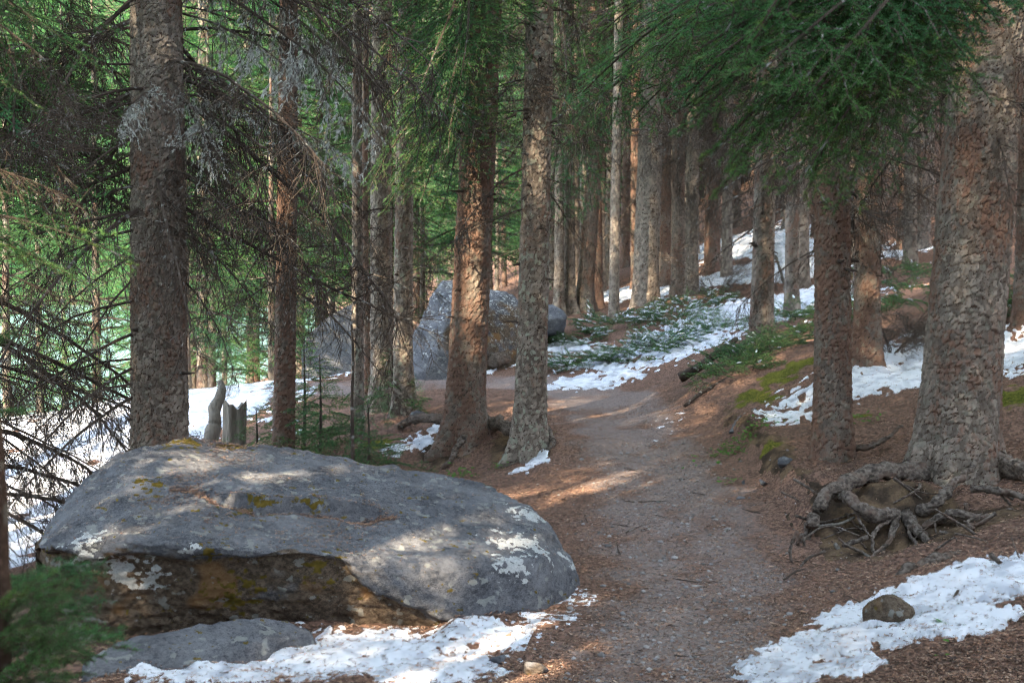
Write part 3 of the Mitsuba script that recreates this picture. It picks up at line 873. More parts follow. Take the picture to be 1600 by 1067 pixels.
def spruce(label, u, Y, width, lean=0.0, H=15.0, tone=1, res=None, amp=.006, cw=.032, chh=.045, flare=.5, seed=0, group=None, lobes=5, dead=0, dead_z=(1.2, 6), dead_len=1.2, dead_kind='fine',
           live=40, live_z=None, live_len=2.0, name='spruce_tree', dead_az=None):
    """A tree whose trunk is seen at pixel column u at distance Y and is width pixels wide in the photograph; lean: pixels to the right over the height of the picture."""
    x = (u - 800) / F * Y
    r0 = width / 2 * Y / F
    base = on_ground(x, Y)
    top = base + np.array([lean / 700 * H, r0 * 0, H])
    vis = 1.6 + 470 / F * Y - base[2]
    t = thing(name, label, 'tree', group)
    res = res or max(.0065, Y * .00075)
    m, uv = trunk_mesh(base, top, r0, H, res, min(vis, H * .9), seed, tone, amp, cw, chh, flare, lobes)
    add('trunk', mikit.ply(m, 'bark_material', smooth=True, uv=uv), t)
    if dead:
        dead_whorl(t, base, top, H, r0, dead_z[0], dead_z[1], dead, dead_len, dead_kind, seed + 500, 'dead_branch' if dead_kind == 'fine' else 'dead_twigs', az0=dead_az)
    lz = live_z or (vis + .2, H * .97)
    if live:
        if lz[0] < vis:
            crown(t, base, top, H, r0, lz[0], vis, int(live * .8), live_len, 'coarse', seed + 900)
        crown(t, base, top, H, r0, max(lz[0], vis), H * .97, int(live * 1.7), live_len + .5, 'canopy', seed + 950, 'upper_crown')
    return t, base, top, r0


near = {}
near['A'] = spruce('thick scaly spruce trunk behind the left end of the long boulder', 247, 9.2, 84, -4, 24, 1, .0060, .0055, .023, .042, .35, 1, dead=60, dead_z=(2.0, 5.0), dead_len=2.0, live=60)
near['B'] = spruce('slender reddish spruce trunk rising behind the middle of the long boulder', 440, 12.5, 31, 14, 21, 2, None, .006, .03, .04, .4, 2, dead=26, dead_z=(1.7, 5.5), dead_len=1.4, live=50)
near['C'] = spruce('thin grey spruce trunk left of the row of trunks at the slope edge', 558, 13.5, 18, 4, 11, 3, None, .004, .025, .03, .4, 3, dead=28, dead_z=(1.3, 5.5), dead_len=1.0, live=40)
near['D'] = spruce('thin dark reddish spruce trunk between two grey trunks on the left', 574, 17, 12, 0, 12, 2, None, .004, .025, .03, .4, 4, dead=16, dead_z=(1.2, 6), dead_len=1.0, live=40)
near['E'] = spruce('pale spruce trunk with an orange scar left of the middle trunks', 597, 15.5, 33, 3, 22, 0, None, .005, .03, .035, .5, 5, dead=22, dead_z=(1.4, 6), dead_len=1.2, live=50)
near['F'] = spruce('grey lichened spruce trunk on the slope edge left of the thick reddish trunk', 629, 14.6, 28, 4, 22, 3, None, .005, .03, .035, .6, 6, dead=22, dead_z=(1.2, 6), dead_len=1.2, live=50)
near['G'] = spruce('thick reddish brown spruce trunk in the middle, left of its paler neighbour', 724, 12.8, 56, 28, 25, 2, .0085, .0056, .028, .048, .5, 7, dead=24, dead_z=(2.4, 5.5), dead_len=1.2, live=60)
near['H'] = spruce('tall pale lichened spruce trunk at the left edge of the trail', 827, 12.1, 45, 14, 24, 3, .0080, .0056, .026, .044, .6, 8, dead=34, dead_z=(1.9, 5.2), dead_len=1.0, live=60)
near['S'] = spruce('red flaking spruce trunk on the bank, second from the right', 1302, 9.3, 53, -4, 20, 2, .0062, .0060, .025, .048, .35, 9, dead=22, dead_z=(1.5, 4.2), dead_len=.9, live=50)
near['T'] = spruce('reddish trunk half hidden behind the flaking trunk on the right bank', 1356, 12.4, 37, 2, 20, 2, None, .006, .03, .045, .4, 10, dead=14, dead_z=(1.0, 5), dead_len=1.2, live=50)
near['U'] = spruce('very thick scaly spruce trunk with exposed roots at the right', 1494, 8.5, 112, 46, 25, 1, .0052, .0058, .024, .050, .45, 12, lobes=6, dead=16, dead_z=(2.2, 4.4), dead_len=1.3, live=60)
near['V'] = spruce('dark trunk at the right edge of the picture behind the thick one', 1603, 13, 34, 2, 21, 2, None, .006, .03, .045, .4, 13, dead=30, dead_z=(1.0, 5), dead_len=1.4, live=40)
near['Q'] = spruce('grey brown spruce trunk standing on the snowy slope right of the trail', 1190, 16, 32, 2, 21, 1, None, .006, .03, .04, .3, 14, dead=30, dead_z=(2.2, 6), dead_len=1.4, live=50)
near['I1'] = spruce('tan lit trunk, left of three grown together behind the dark rock', 873, 24, 15, 2, 23, 0, None, .004, .03, .04, .8, 15, dead=24, dead_z=(3.0, 9), dead_len=1.8, live=50)
near['I2'] = spruce('middle trunk of three grown together behind the dark rock', 890, 24.2, 17, 4, 23, 0, None, .004, .03, .04, .9, 16, dead=20, dead_z=(3.0, 9), dead_len=1.8, live=50)
near['I3'] = spruce('dark right hand trunk of three grown together, leaning right', 912, 24.4, 24, 60, 23, 1, None, .004, .03, .04, .9, 17, dead=30, dead_z=(3.0, 9), dead_len=2.0, live=50)
near['J'] = spruce('dark straight trunk right of the three grown together trunks', 937, 32, 17, 0, 24, 1, None, .004, .03, .04, .3, 18, dead=30, dead_z=(3, 10), dead_len=2.0, live=50)
near['K'] = spruce('slim pale trunk left of the thick grey trunk in the background', 959, 22, 15, 4, 21, 0, None, .004, .03, .04, .2, 19, dead=24, dead_z=(2.6, 8), dead_len=1.6, live=50)
near['L'] = spruce('thick grey trunk with knots in the background right of the slim pale one', 1008, 23, 38, 14, 25, 0, None, .005, .03, .04, .3, 20, dead=40, dead_z=(3.4, 8), dead_len=2.2, live=50)
near['M'] = spruce('reddish trunk just right of the thick grey trunk in the background', 1037, 29, 19, 2, 23, 2, None, .004, .03, .04, .3, 21, dead=30, dead_z=(3, 9), dead_len=1.8, live=50)
near['N'] = spruce('dark trunk at the left of a close pair behind the snowy shrubs', 1059, 26, 20, 2, 23, 1, None, .004, .03, .04, .3, 22, dead=40, dead_z=(2.4, 9), dead_len=1.8, live=50)
near['O'] = spruce('greyer trunk at the right of a close pair behind the snowy shrubs', 1081, 25, 19, 6, 23, 0, None, .004, .03, .04, .3, 23, dead=40, dead_z=(2.4, 9), dead_len=1.8, live=50)
near['R'] = spruce('straight slim trunk halfway between the close pair and the snowy slope trunk', 1135, 28, 16, 4, 23, 0, None, .004, .03, .04, .3, 24, dead=40, dead_z=(2.4, 9), dead_len=1.8, live=50)

near['W'] = spruce('spruce at the left edge whose bare branches cross the lake view', -60, 10.5, 60, 0, 23, 1, None, .006, .04, .05, .4, 31, dead=60, dead_z=(.6, 5.0), dead_len=2.2, live=50, live_z=(3.2, 15), live_len=2.4)
for k, (u, Y, H) in enumerate([(150, 21, 7), (60, 25, 9), (330, 24, 8), (300, 30, 11), (390, 27, 9), (470, 30, 10), (350, 36, 12), (520, 33, 11), (230, 28, 8), (660, 34, 10), (100, 31, 10), (425, 22, 6), (10, 20, 6), (290, 20, 5)]):
    spruce('young sunlit spruce with green boughs down to the ground on the lake shore', u, Y, .13 * F / Y, 0, H, 1, .04, .004, .06, .08, .3, 1500 + k, 'young spruces on the shore', dead=8, dead_z=(.3, 2), dead_len=1.2, dead_kind='coarse', live=75, live_z=(.5, H * .97), live_len=1.7)

kr = np.random.default_rng(61)
for key_, n_, lo_, hi_ in (('A', 12, .8, 4.2), ('B', 12, .6, 4.5), ('E', 10, .8, 4.5), ('F', 12, .6, 4.5), ('G', 16, .7, 4.0), ('H', 26, .5, 4.2), ('S', 14, .6, 3.0), ('T', 8, .6, 3.4), ('U', 10, 1.2, 3.4), ('Q', 12, .6, 4.5), ('L', 10, 1.0, 5.0)):
    t_, b0, t1, rr0 = near[key_]
    for k in range(n_):
        z = kr.uniform(lo_, hi_); az = kr.uniform(-3.0, .1)
        Ht = t1[2] - b0[2]
        o = np.array([math.cos(az), math.sin(az), 0])
        c = b0 + (t1 - b0) * z / Ht + o * rr0 * (1.06 - .95 * z / Ht) * .93
        l_ = kr.choice([.03, .045, .07, .12])
        q_ = np.array([c, c + o * (l_ * .5 + .02) + [0, 0, kr.normal(0, .006)], c + o * (l_ + .02) + [0, 0, kr.normal(-.01, .012)]])
        v_, f_ = tube(spline(q_, 6), np.array([1.5, 1.1, .9, .8, .65, .4]) * kr.uniform(.007, .014), 7, .4, k)
        add('branch_stub', mikit.ply((v_, f_), 'twig_material', smooth=True), t_)

# crowded trunks deep in the forest, and trees along the shore
fr = np.random.default_rng(77)
count = 0
taken = [(b[1][0], b[1][1]) for b in near.values()]
tries = 0
while count < 128 and tries < 4000:
    tries += 1
    Y = fr.uniform(19, 62) if count < 78 else fr.uniform(30, 70)
    u = fr.uniform(840, 1700)
    x = (u - 800) / F * Y
    if Y < 24 and u < 1215:
        continue
    if min((x - a) ** 2 + (Y - b_) ** 2 for a, b_ in taken) < 1.1:
        continue
    taken.append((x, Y)); count += 1
    spruce('slender dark spruce trunk crowded deep in the shaded forest', u, Y, fr.uniform(.16, .34) * F / Y, fr.normal(0, 6), fr.uniform(19, 26), int(fr.integers(0, 3)), .03 if Y < 30 else .06, .005, .06, .08, .3, 1000 + count,
           'spruces crowded in the forest behind', dead=30 if Y < 34 else 20, dead_z=(1.2, 9), dead_len=2.0, dead_kind='coarse', live=26, live_z=(6.5 + fr.uniform(-2, 2), 24), live_len=2.2)
count = tries = 0
while count < 30 and tries < 4000:
    tries += 1
    Y = fr.uniform(21, 70)
    u = fr.uniform(-120, 800)
    x = (u - 800) / F * Y
    if float(h(x, Y)) < -1.25 and Y < 100 or min((x - a) ** 2 + (Y - b_) ** 2 for a, b_ in taken) < 2.2:
        continue
    if u < 230 and Y < 60 and fr.uniform() < .7:
        continue
    taken.append((x, Y)); count += 1
    spruce('sunlit green spruce growing along the lake shore behind the left trunks', u, Y, fr.uniform(.14, .3) * F / Y, fr.normal(0, 4), fr.uniform(15, 23), int(fr.integers(0, 3)), .05, .005, .06, .08, .3, 2000 + count,
           'spruces along the shore', dead=10, dead_z=(.8, 4), dead_len=1.5, dead_kind='coarse', live=62, live_z=(1.2 + fr.uniform(0, 1.6), 20), live_len=2.3)

# trees beside and behind the photographer, outside the picture, whose crowns shade the trail
shade = [(-2.6, 4.2), (-4.2, 5.6), (-3.6, 2.2), (-5.6, 3.4), (-5.2, .6), (-3.2, -.6), (-7.4, 1.8), (-2.4, -3), (-4.8, -2.6), (-7, -1.4), (-1.6, -5.5), (-4.4, -5.6), (1.0, -8),
         (6.6, 8.8), (8.6, 6), (8.4, 12), (9.6, 9), (-5.4, 13.4), (-6.3, 14.9), (-7.0, 11), (-7.6, 13), (-5.2, 10), (-6.6, 7.6), (-5.6, 11.6), (-7.2, 9.4), (7.6, 4.6), (9.4, 2.4), (7.6, -.4), (5.4, -3), (8.8, -4.2), (10.8, 5), (11.4, 8), (11.6, 12), (10.2, 15), (13, 15.5), (4.4, -6.4), (12.4, 0), (7, -8), (11, -7)]
sr = np.random.default_rng(17)
tries = 0
while len(shade) < 112 and tries < 20000:
    tries += 1
    x, y = sr.uniform(-12, 1.5), sr.uniform(-18, 3.5)
    if abs(x) < .42 * y + 1.3 or math.hypot(x, y) < 1.6 or (y > 0 and x > -.42 * y - 1.4) or float(h(x, y)) < -1.4 or trail_dist(np.array(x), np.array(y)) < .9:
        continue
    if min((x - a) ** 2 + (y - b_) ** 2 for a, b_ in shade) < 1.2:
        continue
    shade.append((x, y))
for k, (x, y) in enumerate(shade):
    base = on_ground(x, y)
    H = 17 + 6 * (k * .618 % 1)
    top = base + [0, 0, H]
    t = thing('shading_spruce', 'spruce beside the trail outside the view whose crown shades the ground', 'tree', 'spruces around the photographer')
    m, uv = trunk_mesh(base, top, .16, H, .08, .5, 3000 + k, 1)
    add('trunk', mikit.ply(m, 'bark_material', smooth=True, uv=uv), t)
    lo = 6.3 if y > 7 and x < 0 else 2.2 if (x < -.46 * y - .6 or y < 0 or x > .46 * y + 1.0) else 4.0
    crown(t, base, top, H, .16, lo, H * .97, 115 if lo == 6.3 else 85, 2.6 if lo == 6.3 else 2.3, 'canopy', 3100 + k)


# far wooded hillsides: read as one mass
def conifer(seed, H=11.0):
    r = np.random.default_rng(seed)
    pos, dirs = [], []
    for k in range(70):
        f = (k + r.uniform()) / 70
        z = H * (.10 + .9 * f)
        L = (2.1 * (1 - f) ** .8 + .15) * r.uniform(.7, 1.1)
        az = k * 2.39996 + r.normal(0, .3)
        for q in range(max(3, int(16 * L / 2))):
            t = r.uniform(.1, 1) * L
            pos.append([math.cos(az) * t + r.normal(0, .12), math.sin(az) * t + r.normal(0, .12), z - .22 * t * t / 2])
            dirs.append(unit([math.cos(az) + r.normal(0, .5), math.sin(az) + r.normal(0, .5), r.normal(-.35, .3)]))
    v, f = needle_tris(np.array(pos), np.array(dirs), .62, .26, r)
    tk = tube(np.array([[0, 0, -.5], [0, 0, H * .5], [0, 0, H]]), [.15, .09, .02], 5)
    return tk, (v, f)


for k in range(3):
    w_, l_ = conifer(900 + k)
    bough_group(f'far_conifer_{k}', w_, l_, [0, 0, 1])
wr = np.random.default_rng(5)
n = 0
labels['far_wood'] = {'kind': 'stuff', 'label': 'wooded hillside far behind the trees and across the lake', 'category': 'forest'}
for k in range(1500):
    if k < 650:
        x, y = wr.uniform(-120, 0), wr.uniform(140, 230)
    else:
        y = wr.uniform(58, 150); x = wr.uniform(-.02, .62) * y + 2
    z = float(_h([[x, y]])[0])
    n += 1
    sc = wr.uniform(.8, 1.6)
    m = pose([x, y, z], [math.cos(k), math.sin(k), 0], sc)
    scene[f'far_wood__{n:04d}'] = inst(f'far_conifer_{k % 3}', m)

# ------------------------------------------------------------------ live boughs, dead branches and lichen seen singly
def boughs(tree, rows, kind='bough_fine', part='bough', seed=0):
    r = np.random.default_rng(seed)
    for (u0, v0, y0, u1, v1, y1) in rows:
        g = f'{kind}_{r.integers(0, {"bough_fine": 3, "dead_fine": 4, "lichen_branch": 2, "sprig": 3}[kind])}'
        scene[name_key(part, tree)] = inst(g, span(g, P(u0, v0, y0), P(u1, v1, y1), r.normal(0, .35)))


tA, tB, tG, tH, tU, tF = (near[k][0] for k in 'ABGHUF')
boughs(tG, [(742, -60, 12.7, 575, 110, 11.9), (742, 10, 12.7, 590, 125, 12.0), (738, 60, 12.7, 572, 215, 11.9), (738, 110, 12.7, 575, 300, 12.0), (735, 150, 12.7, 612, 290, 12.1), (738, 20, 12.6, 650, 260, 11.6),
            (738, 90, 12.6, 655, 320, 11.9), (742, -40, 12.6, 690, 190, 11.4), (742, 0, 12.6, 700, 240, 11.6), (740, -80, 12.7, 610, 60, 12.0), (740, -120, 12.7, 570, 20, 11.6), (742, -90, 12.6, 660, 130, 11.3),
            (735, 200, 12.7, 600, 330, 12.4), (738, 130, 12.6, 690, 330, 12.0), (742, 60, 12.6, 630, 200, 11.5), (745, -100, 12.6, 720, 120, 11.2), (740, -140, 12.7, 640, -10, 11.8)], seed=1)
boughs(near['I1'][0], [(880, 120, 24, 890, 340, 22.5), (880, 150, 24, 850, 330, 22.5), (885, 100, 24, 925, 330, 22.3), (880, 60, 24, 900, 260, 22), (880, 40, 24, 860, 240, 22), (882, 0, 24, 930, 200, 22), (880, -40, 24, 880, 180, 21.8)], seed=2)
tR = thing('leaning_in_spruce', 'spruce beyond the right edge whose live boughs hang into the top right', 'tree')
base = on_ground(2.75, 5.2); top = base + [0.2, 0, 14]
m, uv = trunk_mesh(base, top, .14, 14, .03, 1, 4001, 1)
add('trunk', mikit.ply(m, 'bark_material', smooth=True, uv=uv), tR)
crown(tR, base, top, 14, .14, 6.5, 13.5, 34, 1.8, 'canopy', 4002)
add('limb', mikit.ply(tube(spline([P(1760, -420, 5.2), P(1620, -160, 5.0), P(1480, 10, 4.9), P(1380, 100, 4.85), P(1340, 140, 4.8)], 24), np.linspace(.04, .012, 24), 7, .15, 3), 'bark_material', smooth=True, uv=np.full((24 * 7 + 2, 2), [1.3, .9])), tR)
rows = [(1560, -190, 5.2, 1045, 10, 4.7), (1540, -150, 5.1, 1060, 90, 4.8), (1500, -60, 5.0, 1075, 165, 4.9), (1480, -40, 5.0, 1110, 215, 4.8), (1470, -20, 4.9, 1170, 240, 4.5), (1450, 0, 4.9, 1235, 275, 4.5), (1430, 20, 4.9, 1300, 270, 4.6),
        (1420, 40, 4.9, 1350, 230, 4.6), (1520, -120, 5.0, 1180, 90, 4.3), (1520, -160, 5.0, 1260, 120, 4.2), (1560, -220, 5.0, 1330, 90, 4.3), (1600, -260, 5.1, 1390, 80, 4.5), (1500, -100, 5.1, 1120, 60, 4.5), (1450, -40, 4.9, 1210, 190, 4.7),
        (1400, 60, 4.9, 1280, 225, 4.8), (1380, 90, 4.9, 1240, 200, 4.9), (1560, -300, 5.3, 1100, -40, 4.6), (1580, -280, 5.2, 1200, 10, 4.3), (1400, -200, 5.3, 1050, -10, 5.1), (1350, -120, 5.3, 1020, 60, 5.5),
        (1300, -60, 6.0, 960, 95, 6.5), (1280, -80, 6.2, 905, 120, 6.8), (1300, -20, 6.2, 985, 160, 6.8), (1260, -120, 6.2, 930, 50, 6.8), (1240, -60, 6.4, 890, 160, 7.0)]
rows = [(u0, v0, y0, u1, v1 + (30 if v1 > 50 else 10), y1) for (u0, v0, y0, u1, v1, y1) in rows]
boughs(tR, rows, seed=3)
boughs(tR, [(u0 + 30, v0 - 30, y0 + .2, u1 + du, v1 + dv, y1 + .25) for (u0, v0, y0, u1, v1, y1), (du, dv) in zip(rows[:20], [(35, -25), (20, 20), (-25, -15), (30, -30), (-30, 10)] * 4)], seed=33)
tL = thing('leaning_in_spruce', 'spruce beyond the left edge whose blurred live boughs hang into the top left', 'tree')
base = on_ground(-2.35, 4.6); top = base + [0, 0, 13]
m, uv = trunk_mesh(base, top, .11, 13, .03, 1, 4003, 1)
add('trunk', mikit.ply(m, 'bark_material', smooth=True, uv=uv), tL)
crown(tL, base, top, 13, .11, 4.0, 12.5, 60, 1.9, 'canopy', 4004)
boughs(tL, [(-160, -120, 4.7, 165, 45, 5.2), (-180, -60, 4.7, 150, 100, 5.0), (-180, -20, 4.7, 120, 160, 5.1), (-150, -160, 4.7, 110, -10, 5.1), (-200, 20, 4.7, 60, 170, 5.0), (-200, -100, 4.7, 60, 40, 4.6), (-120, -220, 4.7, 200, -30, 5.2),
            (-190, 330, 4.7, 208, 408, 5.1), (-190, 350, 4.7, 130, 440, 5.0), (-190, 300, 4.7, 60, 400, 4.8), (-120, -260, 4.8, 260, -60, 5.4), (-190, 380, 4.7, 70, 345, 5.2)], seed=4)
boughs(tL, [(-190, -50, 4.7, 110, 135, 4.5), (-190, 240, 4.7, 130, 320, 5.0), (-190, 380, 4.7, 100, 470, 4.6), (-190, 460, 4.7, 60, 480, 4.5), (-190, 150, 4.7, 100, 260, 5.2), (-190, 560, 4.7, 90, 640, 5.6), (-190, 80, 4.7, 140, 200, 5.4)], 'dead_fine', 'dead_branch', 5)
boughs(tA, [(210, 100, 9.1, 20, 130, 8.4), (210, 160, 9.1, 60, 240, 8.3), (205, 210, 9.1, -30, 260, 8.6), (208, 330, 9.1, 70, 420, 8.4), (205, 400, 9.1, 40, 560, 8.5), (205, 470, 9.1, -40, 600, 8.4), (206, 520, 9.1, -60, 720, 8.5), (205, 575, 9.1, 10, 780, 8.2),
            (206, 600, 9.1, 40, 690, 9.6), (208, 290, 9.1, -10, 420, 9.4), (208, 60, 9.1, 90, 20, 8.4), (205, 560, 9.1, -20, 640, 8.8), (205, 240, 9.1, 30, 360, 9.0), (204, 440, 9.1, 90, 660, 8.8), (206, 360, 9.1, -40, 500, 9.2), (206, 620, 9.1, -30, 860, 9.0),
            (285, 200, 9.2, 400, 330, 8.8), (288, 270, 9.2, 460, 420, 9.4), (288, 360, 9.2, 430, 520, 9.0), (290, 440, 9.2, 370, 600, 8.9), (286, 120, 9.2, 420, 190, 8.6), (284, 60, 9.2, 380, 150, 9.2), (286, 10, 9.2, 460, 90, 9.4), (290, 300, 9.2, 350, 470, 8.7), (285, -60, 9.2, 500, 60, 9.3)], 'dead_fine', 'dead_branch', 6)
boughs(tA, [(285, -40, 9.2, 592, 215, 8.9), (285, 20, 9.2, 480, 140, 8.9), (270, 130, 9.0, 330, 270, 8.5), (284, -80, 9.2, 545, 110, 9.4), (240, 140, 9.0, 180, 210, 8.4), (290, 150, 9.2, 560, 260, 9.6)], 'lichen_branch', 'lichen_branch', 7)
boughs(tH, [(850, 210, 12, 900, 250, 11.6), (805, 130, 12, 740, 200, 11.6), (806, 180, 12, 700, 250, 11.8), (806, 240, 12, 720, 245, 11.5), (850, 60, 12, 920, 140, 11.6), (850, 120, 12, 905, 190, 11.4), (806, 40, 12, 740, 110, 11.5)], 'dead_fine', 'dead_branch', 8)
boughs(tU, [(1450, 205, 8.4, 1360, 250, 8.0), (1460, 120, 8.4, 1330, 220, 8.0), (1560, 200, 8.4, 1585, 330, 7.9), (1460, 60, 8.4, 1380, 180, 7.8), (1470, 0, 8.4, 1400, 160, 7.9), (1570, 90, 8.4, 1640, 130, 8.0), (1465, 30, 8.4, 1300, 60, 8.2)], 'dead_fine', 'dead_branch', 9)

# slim fir at the left edge, close to the camera
t = thing('fir_sapling', 'blurred dark young fir with green boughs at the bottom left edge', 'tree')
add('trunk', mikit.ply(tube(spline([P(2, 1090, 3.0) - [0, 0, .6], P(0, 1000, 3.0), P(-2, 860, 3.0), P(-8, 700, 3.0), P(-30, 560, 3.0), P(-60, 300, 3.0), P(-90, 0, 3.0)], 40), np.linspace(.026, .014, 40), 9, .2, 4), 'bark_material', smooth=True, uv=np.full((40 * 9 + 2, 2), [2.1, .15])), t)
boughs(t, [(0, 1000, 3.0, 150, 905, 3.15), (0, 1040, 3.0, 140, 960, 3.2), (0, 1060, 3.0, 120, 1010, 2.95), (0, 1080, 3.0, 135, 1050, 3.2), (0, 960, 3.0, 70, 880, 3.1), (0, 1000, 3.0, 90, 940, 2.9), (0, 1100, 3.0, 90, 1060, 3.2), (0, 980, 3.0, 120, 870, 3.3),
           (0, 1030, 3.0, 60, 980, 2.85), (0, 1010, 3.0, 160, 930, 3.3), (0, 1050, 3.0, 150, 1000, 3.05), (0, 970, 3.0, 120, 900, 2.9), (0, 1080, 3.0, 110, 980, 2.9), (0, 1060, 3.0, 145, 1030, 3.3), (0, 990, 3.0, 60, 900, 2.85), (0, 1110, 3.0, 130, 1080, 3.0),
           (0, 1020, 3.0, 100, 1000, 3.3), (0, 950, 3.0, 140, 880, 3.4), (0, 1090, 3.0, 80, 1000, 3.3), (0, 1040, 3.0, 155, 980, 3.5), (-60, 660, 3.1, 40, 640, 3.3), (-60, 560, 3.1, 20, 520, 3.3), (0, 930, 3.0, 60, 905, 3.25), (0, 1090, 3.0, 60, 1030, 2.8), (0, 960, 3.0, 100, 920, 3.3)], 'sprig', 'bough', 11)

# ------------------------------------------------------------------ roots
def root(tree, pts_, r0, r1, name='root', n=44, sides=14, seed=0, mat='root_material', tone=1.25):
    q = spline([P(*p) for p in pts_], n)
    q[:, 2] -= .35 * r0
    r0, r1 = r0 * .78, r1 * .62
    q = q + .09 * np.stack([meshkit.fbm(q * 9 + a, 3, seed) - .5 for a in (0, 30, 60)], 1) * np.linspace(.3, 1, n)[:, None]
    v, f = tube(q, np.linspace(r0, r1, n) * (.75 + .55 * meshkit.fbm(q * 13, 2, seed + 7)), sides, .75, seed)
    uv_ = np.stack([tone + .5 * meshkit.fbm(v * 20, 2, seed), np.clip(.2 + 1.2 * meshkit.fbm(v * 40, 2, seed + 1), 0, 1)], 1)
    uv_[:, 0] = np.floor(tone) + np.clip(uv_[:, 0] - np.floor(tone), .05, .95)
    return add(name, mikit.ply((v, f), mat, smooth=True, uv=uv_), tree)


for k, (rows_, a, b_) in enumerate([
        ([(1450, 730, 8.45), (1400, 728, 8.3), (1350, 738, 8.2), (1310, 755, 8.1), (1280, 785, 8.0), (1268, 815, 7.95)], .075, .05),
        ([(1440, 790, 8.2), (1400, 800, 8.0), (1360, 795, 7.9), (1325, 772, 7.95), (1310, 770, 8.1)], .055, .05),
        ([(1425, 800, 8.05), (1450, 790, 7.95), (1475, 768, 7.95), (1500, 745, 8.05), (1525, 715, 8.25)], .045, .025),
        ([(1405, 800, 8.0), (1395, 830, 7.85), (1380, 865, 7.7), (1370, 895, 7.6)], .024, .012), ([(1400, 805, 8.0), (1370, 825, 7.85), (1365, 860, 7.75), (1372, 885, 7.65)], .018, .01),
        ([(1415, 800, 8.0), (1440, 830, 7.8), (1465, 860, 7.6), (1495, 885, 7.4)], .045, .028), ([(1440, 825, 7.9), (1490, 797, 7.75), (1540, 808, 7.7), (1590, 792, 7.75), (1660, 805, 7.8)], .035, .03),
        ([(1470, 830, 7.7), (1510, 850, 7.5), (1540, 846, 7.45), (1560, 862, 7.4)], .022, .014), ([(1300, 897, 7.35), (1340, 882, 7.45), (1380, 855, 7.7), (1400, 820, 7.9)], .010, .014),
        ([(1560, 715, 8.4), (1590, 722, 8.2), (1620, 740, 8.1), (1680, 770, 8.0)], .11, .07), ([(1530, 872, 7.3), (1480, 868, 7.1), (1430, 885, 6.95), (1390, 915, 6.85), (1370, 940, 6.75)], .06, .03),
        ([(1520, 760, 7.95), (1560, 762, 7.8), (1600, 775, 7.75), (1640, 770, 7.7)], .03, .02), ([(1420, 810, 7.95), (1425, 840, 7.8), (1440, 865, 7.6)], .018, .010), ([(1500, 820, 7.7), (1530, 830, 7.6), (1600, 825, 7.5)], .016, .012),
        ([(1330, 780, 8.0), (1345, 810, 7.9), (1360, 835, 7.8)], .014, .008), ([(1270, 800, 8.05), (1262, 830, 8.0), (1268, 850, 7.95)], .03, .012)]):
    root(tU, rows_, a, b_, seed=100 + k)
rr_ = np.random.default_rng(44)
for k in range(34):
    u_, v_ = rr_.uniform(1240, 1600), rr_.uniform(770, 890)
    c_ = G(u_, v_) + [0, -.02, .01]
    d_ = unit(np.array([rr_.normal(0, 1), rr_.normal(-.2, .5), rr_.normal(-.3, .4)]))
    l_ = rr_.uniform(.08, .32)
    q_ = spline(np.array([c_ - d_ * l_ / 2 + rr_.normal(0, .02, 3), c_ + rr_.normal(0, .03, 3) + [0, 0, .015], c_ + d_ * l_ / 2 + rr_.normal(0, .03, 3)]), 12)
    add('root', mikit.ply(tube(q_, np.linspace(1, .5, 12) * rr_.uniform(.004, .014), 7, .5, k), 'root_material', smooth=True), tU)
tS = near['S'][0]
root(tS, [(1275, 770, 9.0), (1262, 785, 8.8), (1255, 800, 8.6), (1258, 830, 8.4)], .045, .02, seed=130)
root(tS, [(1330, 700, 9.3), (1370, 690, 9.2), (1410, 660, 9.3)], .03, .015, seed=131)
root(tS, [(1240, 735, 9.1), (1225, 760, 9.0), (1250, 790, 8.7), (1262, 815, 8.5)], .03, .02, seed=132)
root(tG, [(725, 680, 12.45), (712, 700, 12.35), (698, 722, 12.3), (680, 742, 12.3)], .04, .02, seed=133, tone=0.3)
root(tG, [(760, 655, 12.95), (780, 657, 12.7), (800, 668, 12.45), (812, 675, 12.2)], .085, .06, seed=134, tone=0.6)
root(tG, [(700, 655, 13.0), (670, 648, 13.3), (640, 652, 13.6), (625, 665, 13.7)], .06, .05, seed=135, tone=0.6)
root(tH, [(850, 660, 12.2), (862, 690, 12.0), (850, 720, 11.9), (830, 740, 11.8)], .04, .02, seed=136)
root(near['I1'][0], [(770, 560, 18.0), (800, 548, 18.4), (830, 530, 18.8)], .10, .08, seed=137)

# ------------------------------------------------------------------ dead wood on the ground
def stick(name, label, cat, rows_, r0, r1, mat='weathered_wood_material', seed=0, n=16, part=None):
    v, f = tube(spline([P(*p) for p in rows_], n), np.linspace(r0, r1, n), 7, .3, seed)
    t_ = thing(name, label, cat)
    add(part or 'wood', mikit.ply((v, f), mat, smooth=True), t_)
    return t_


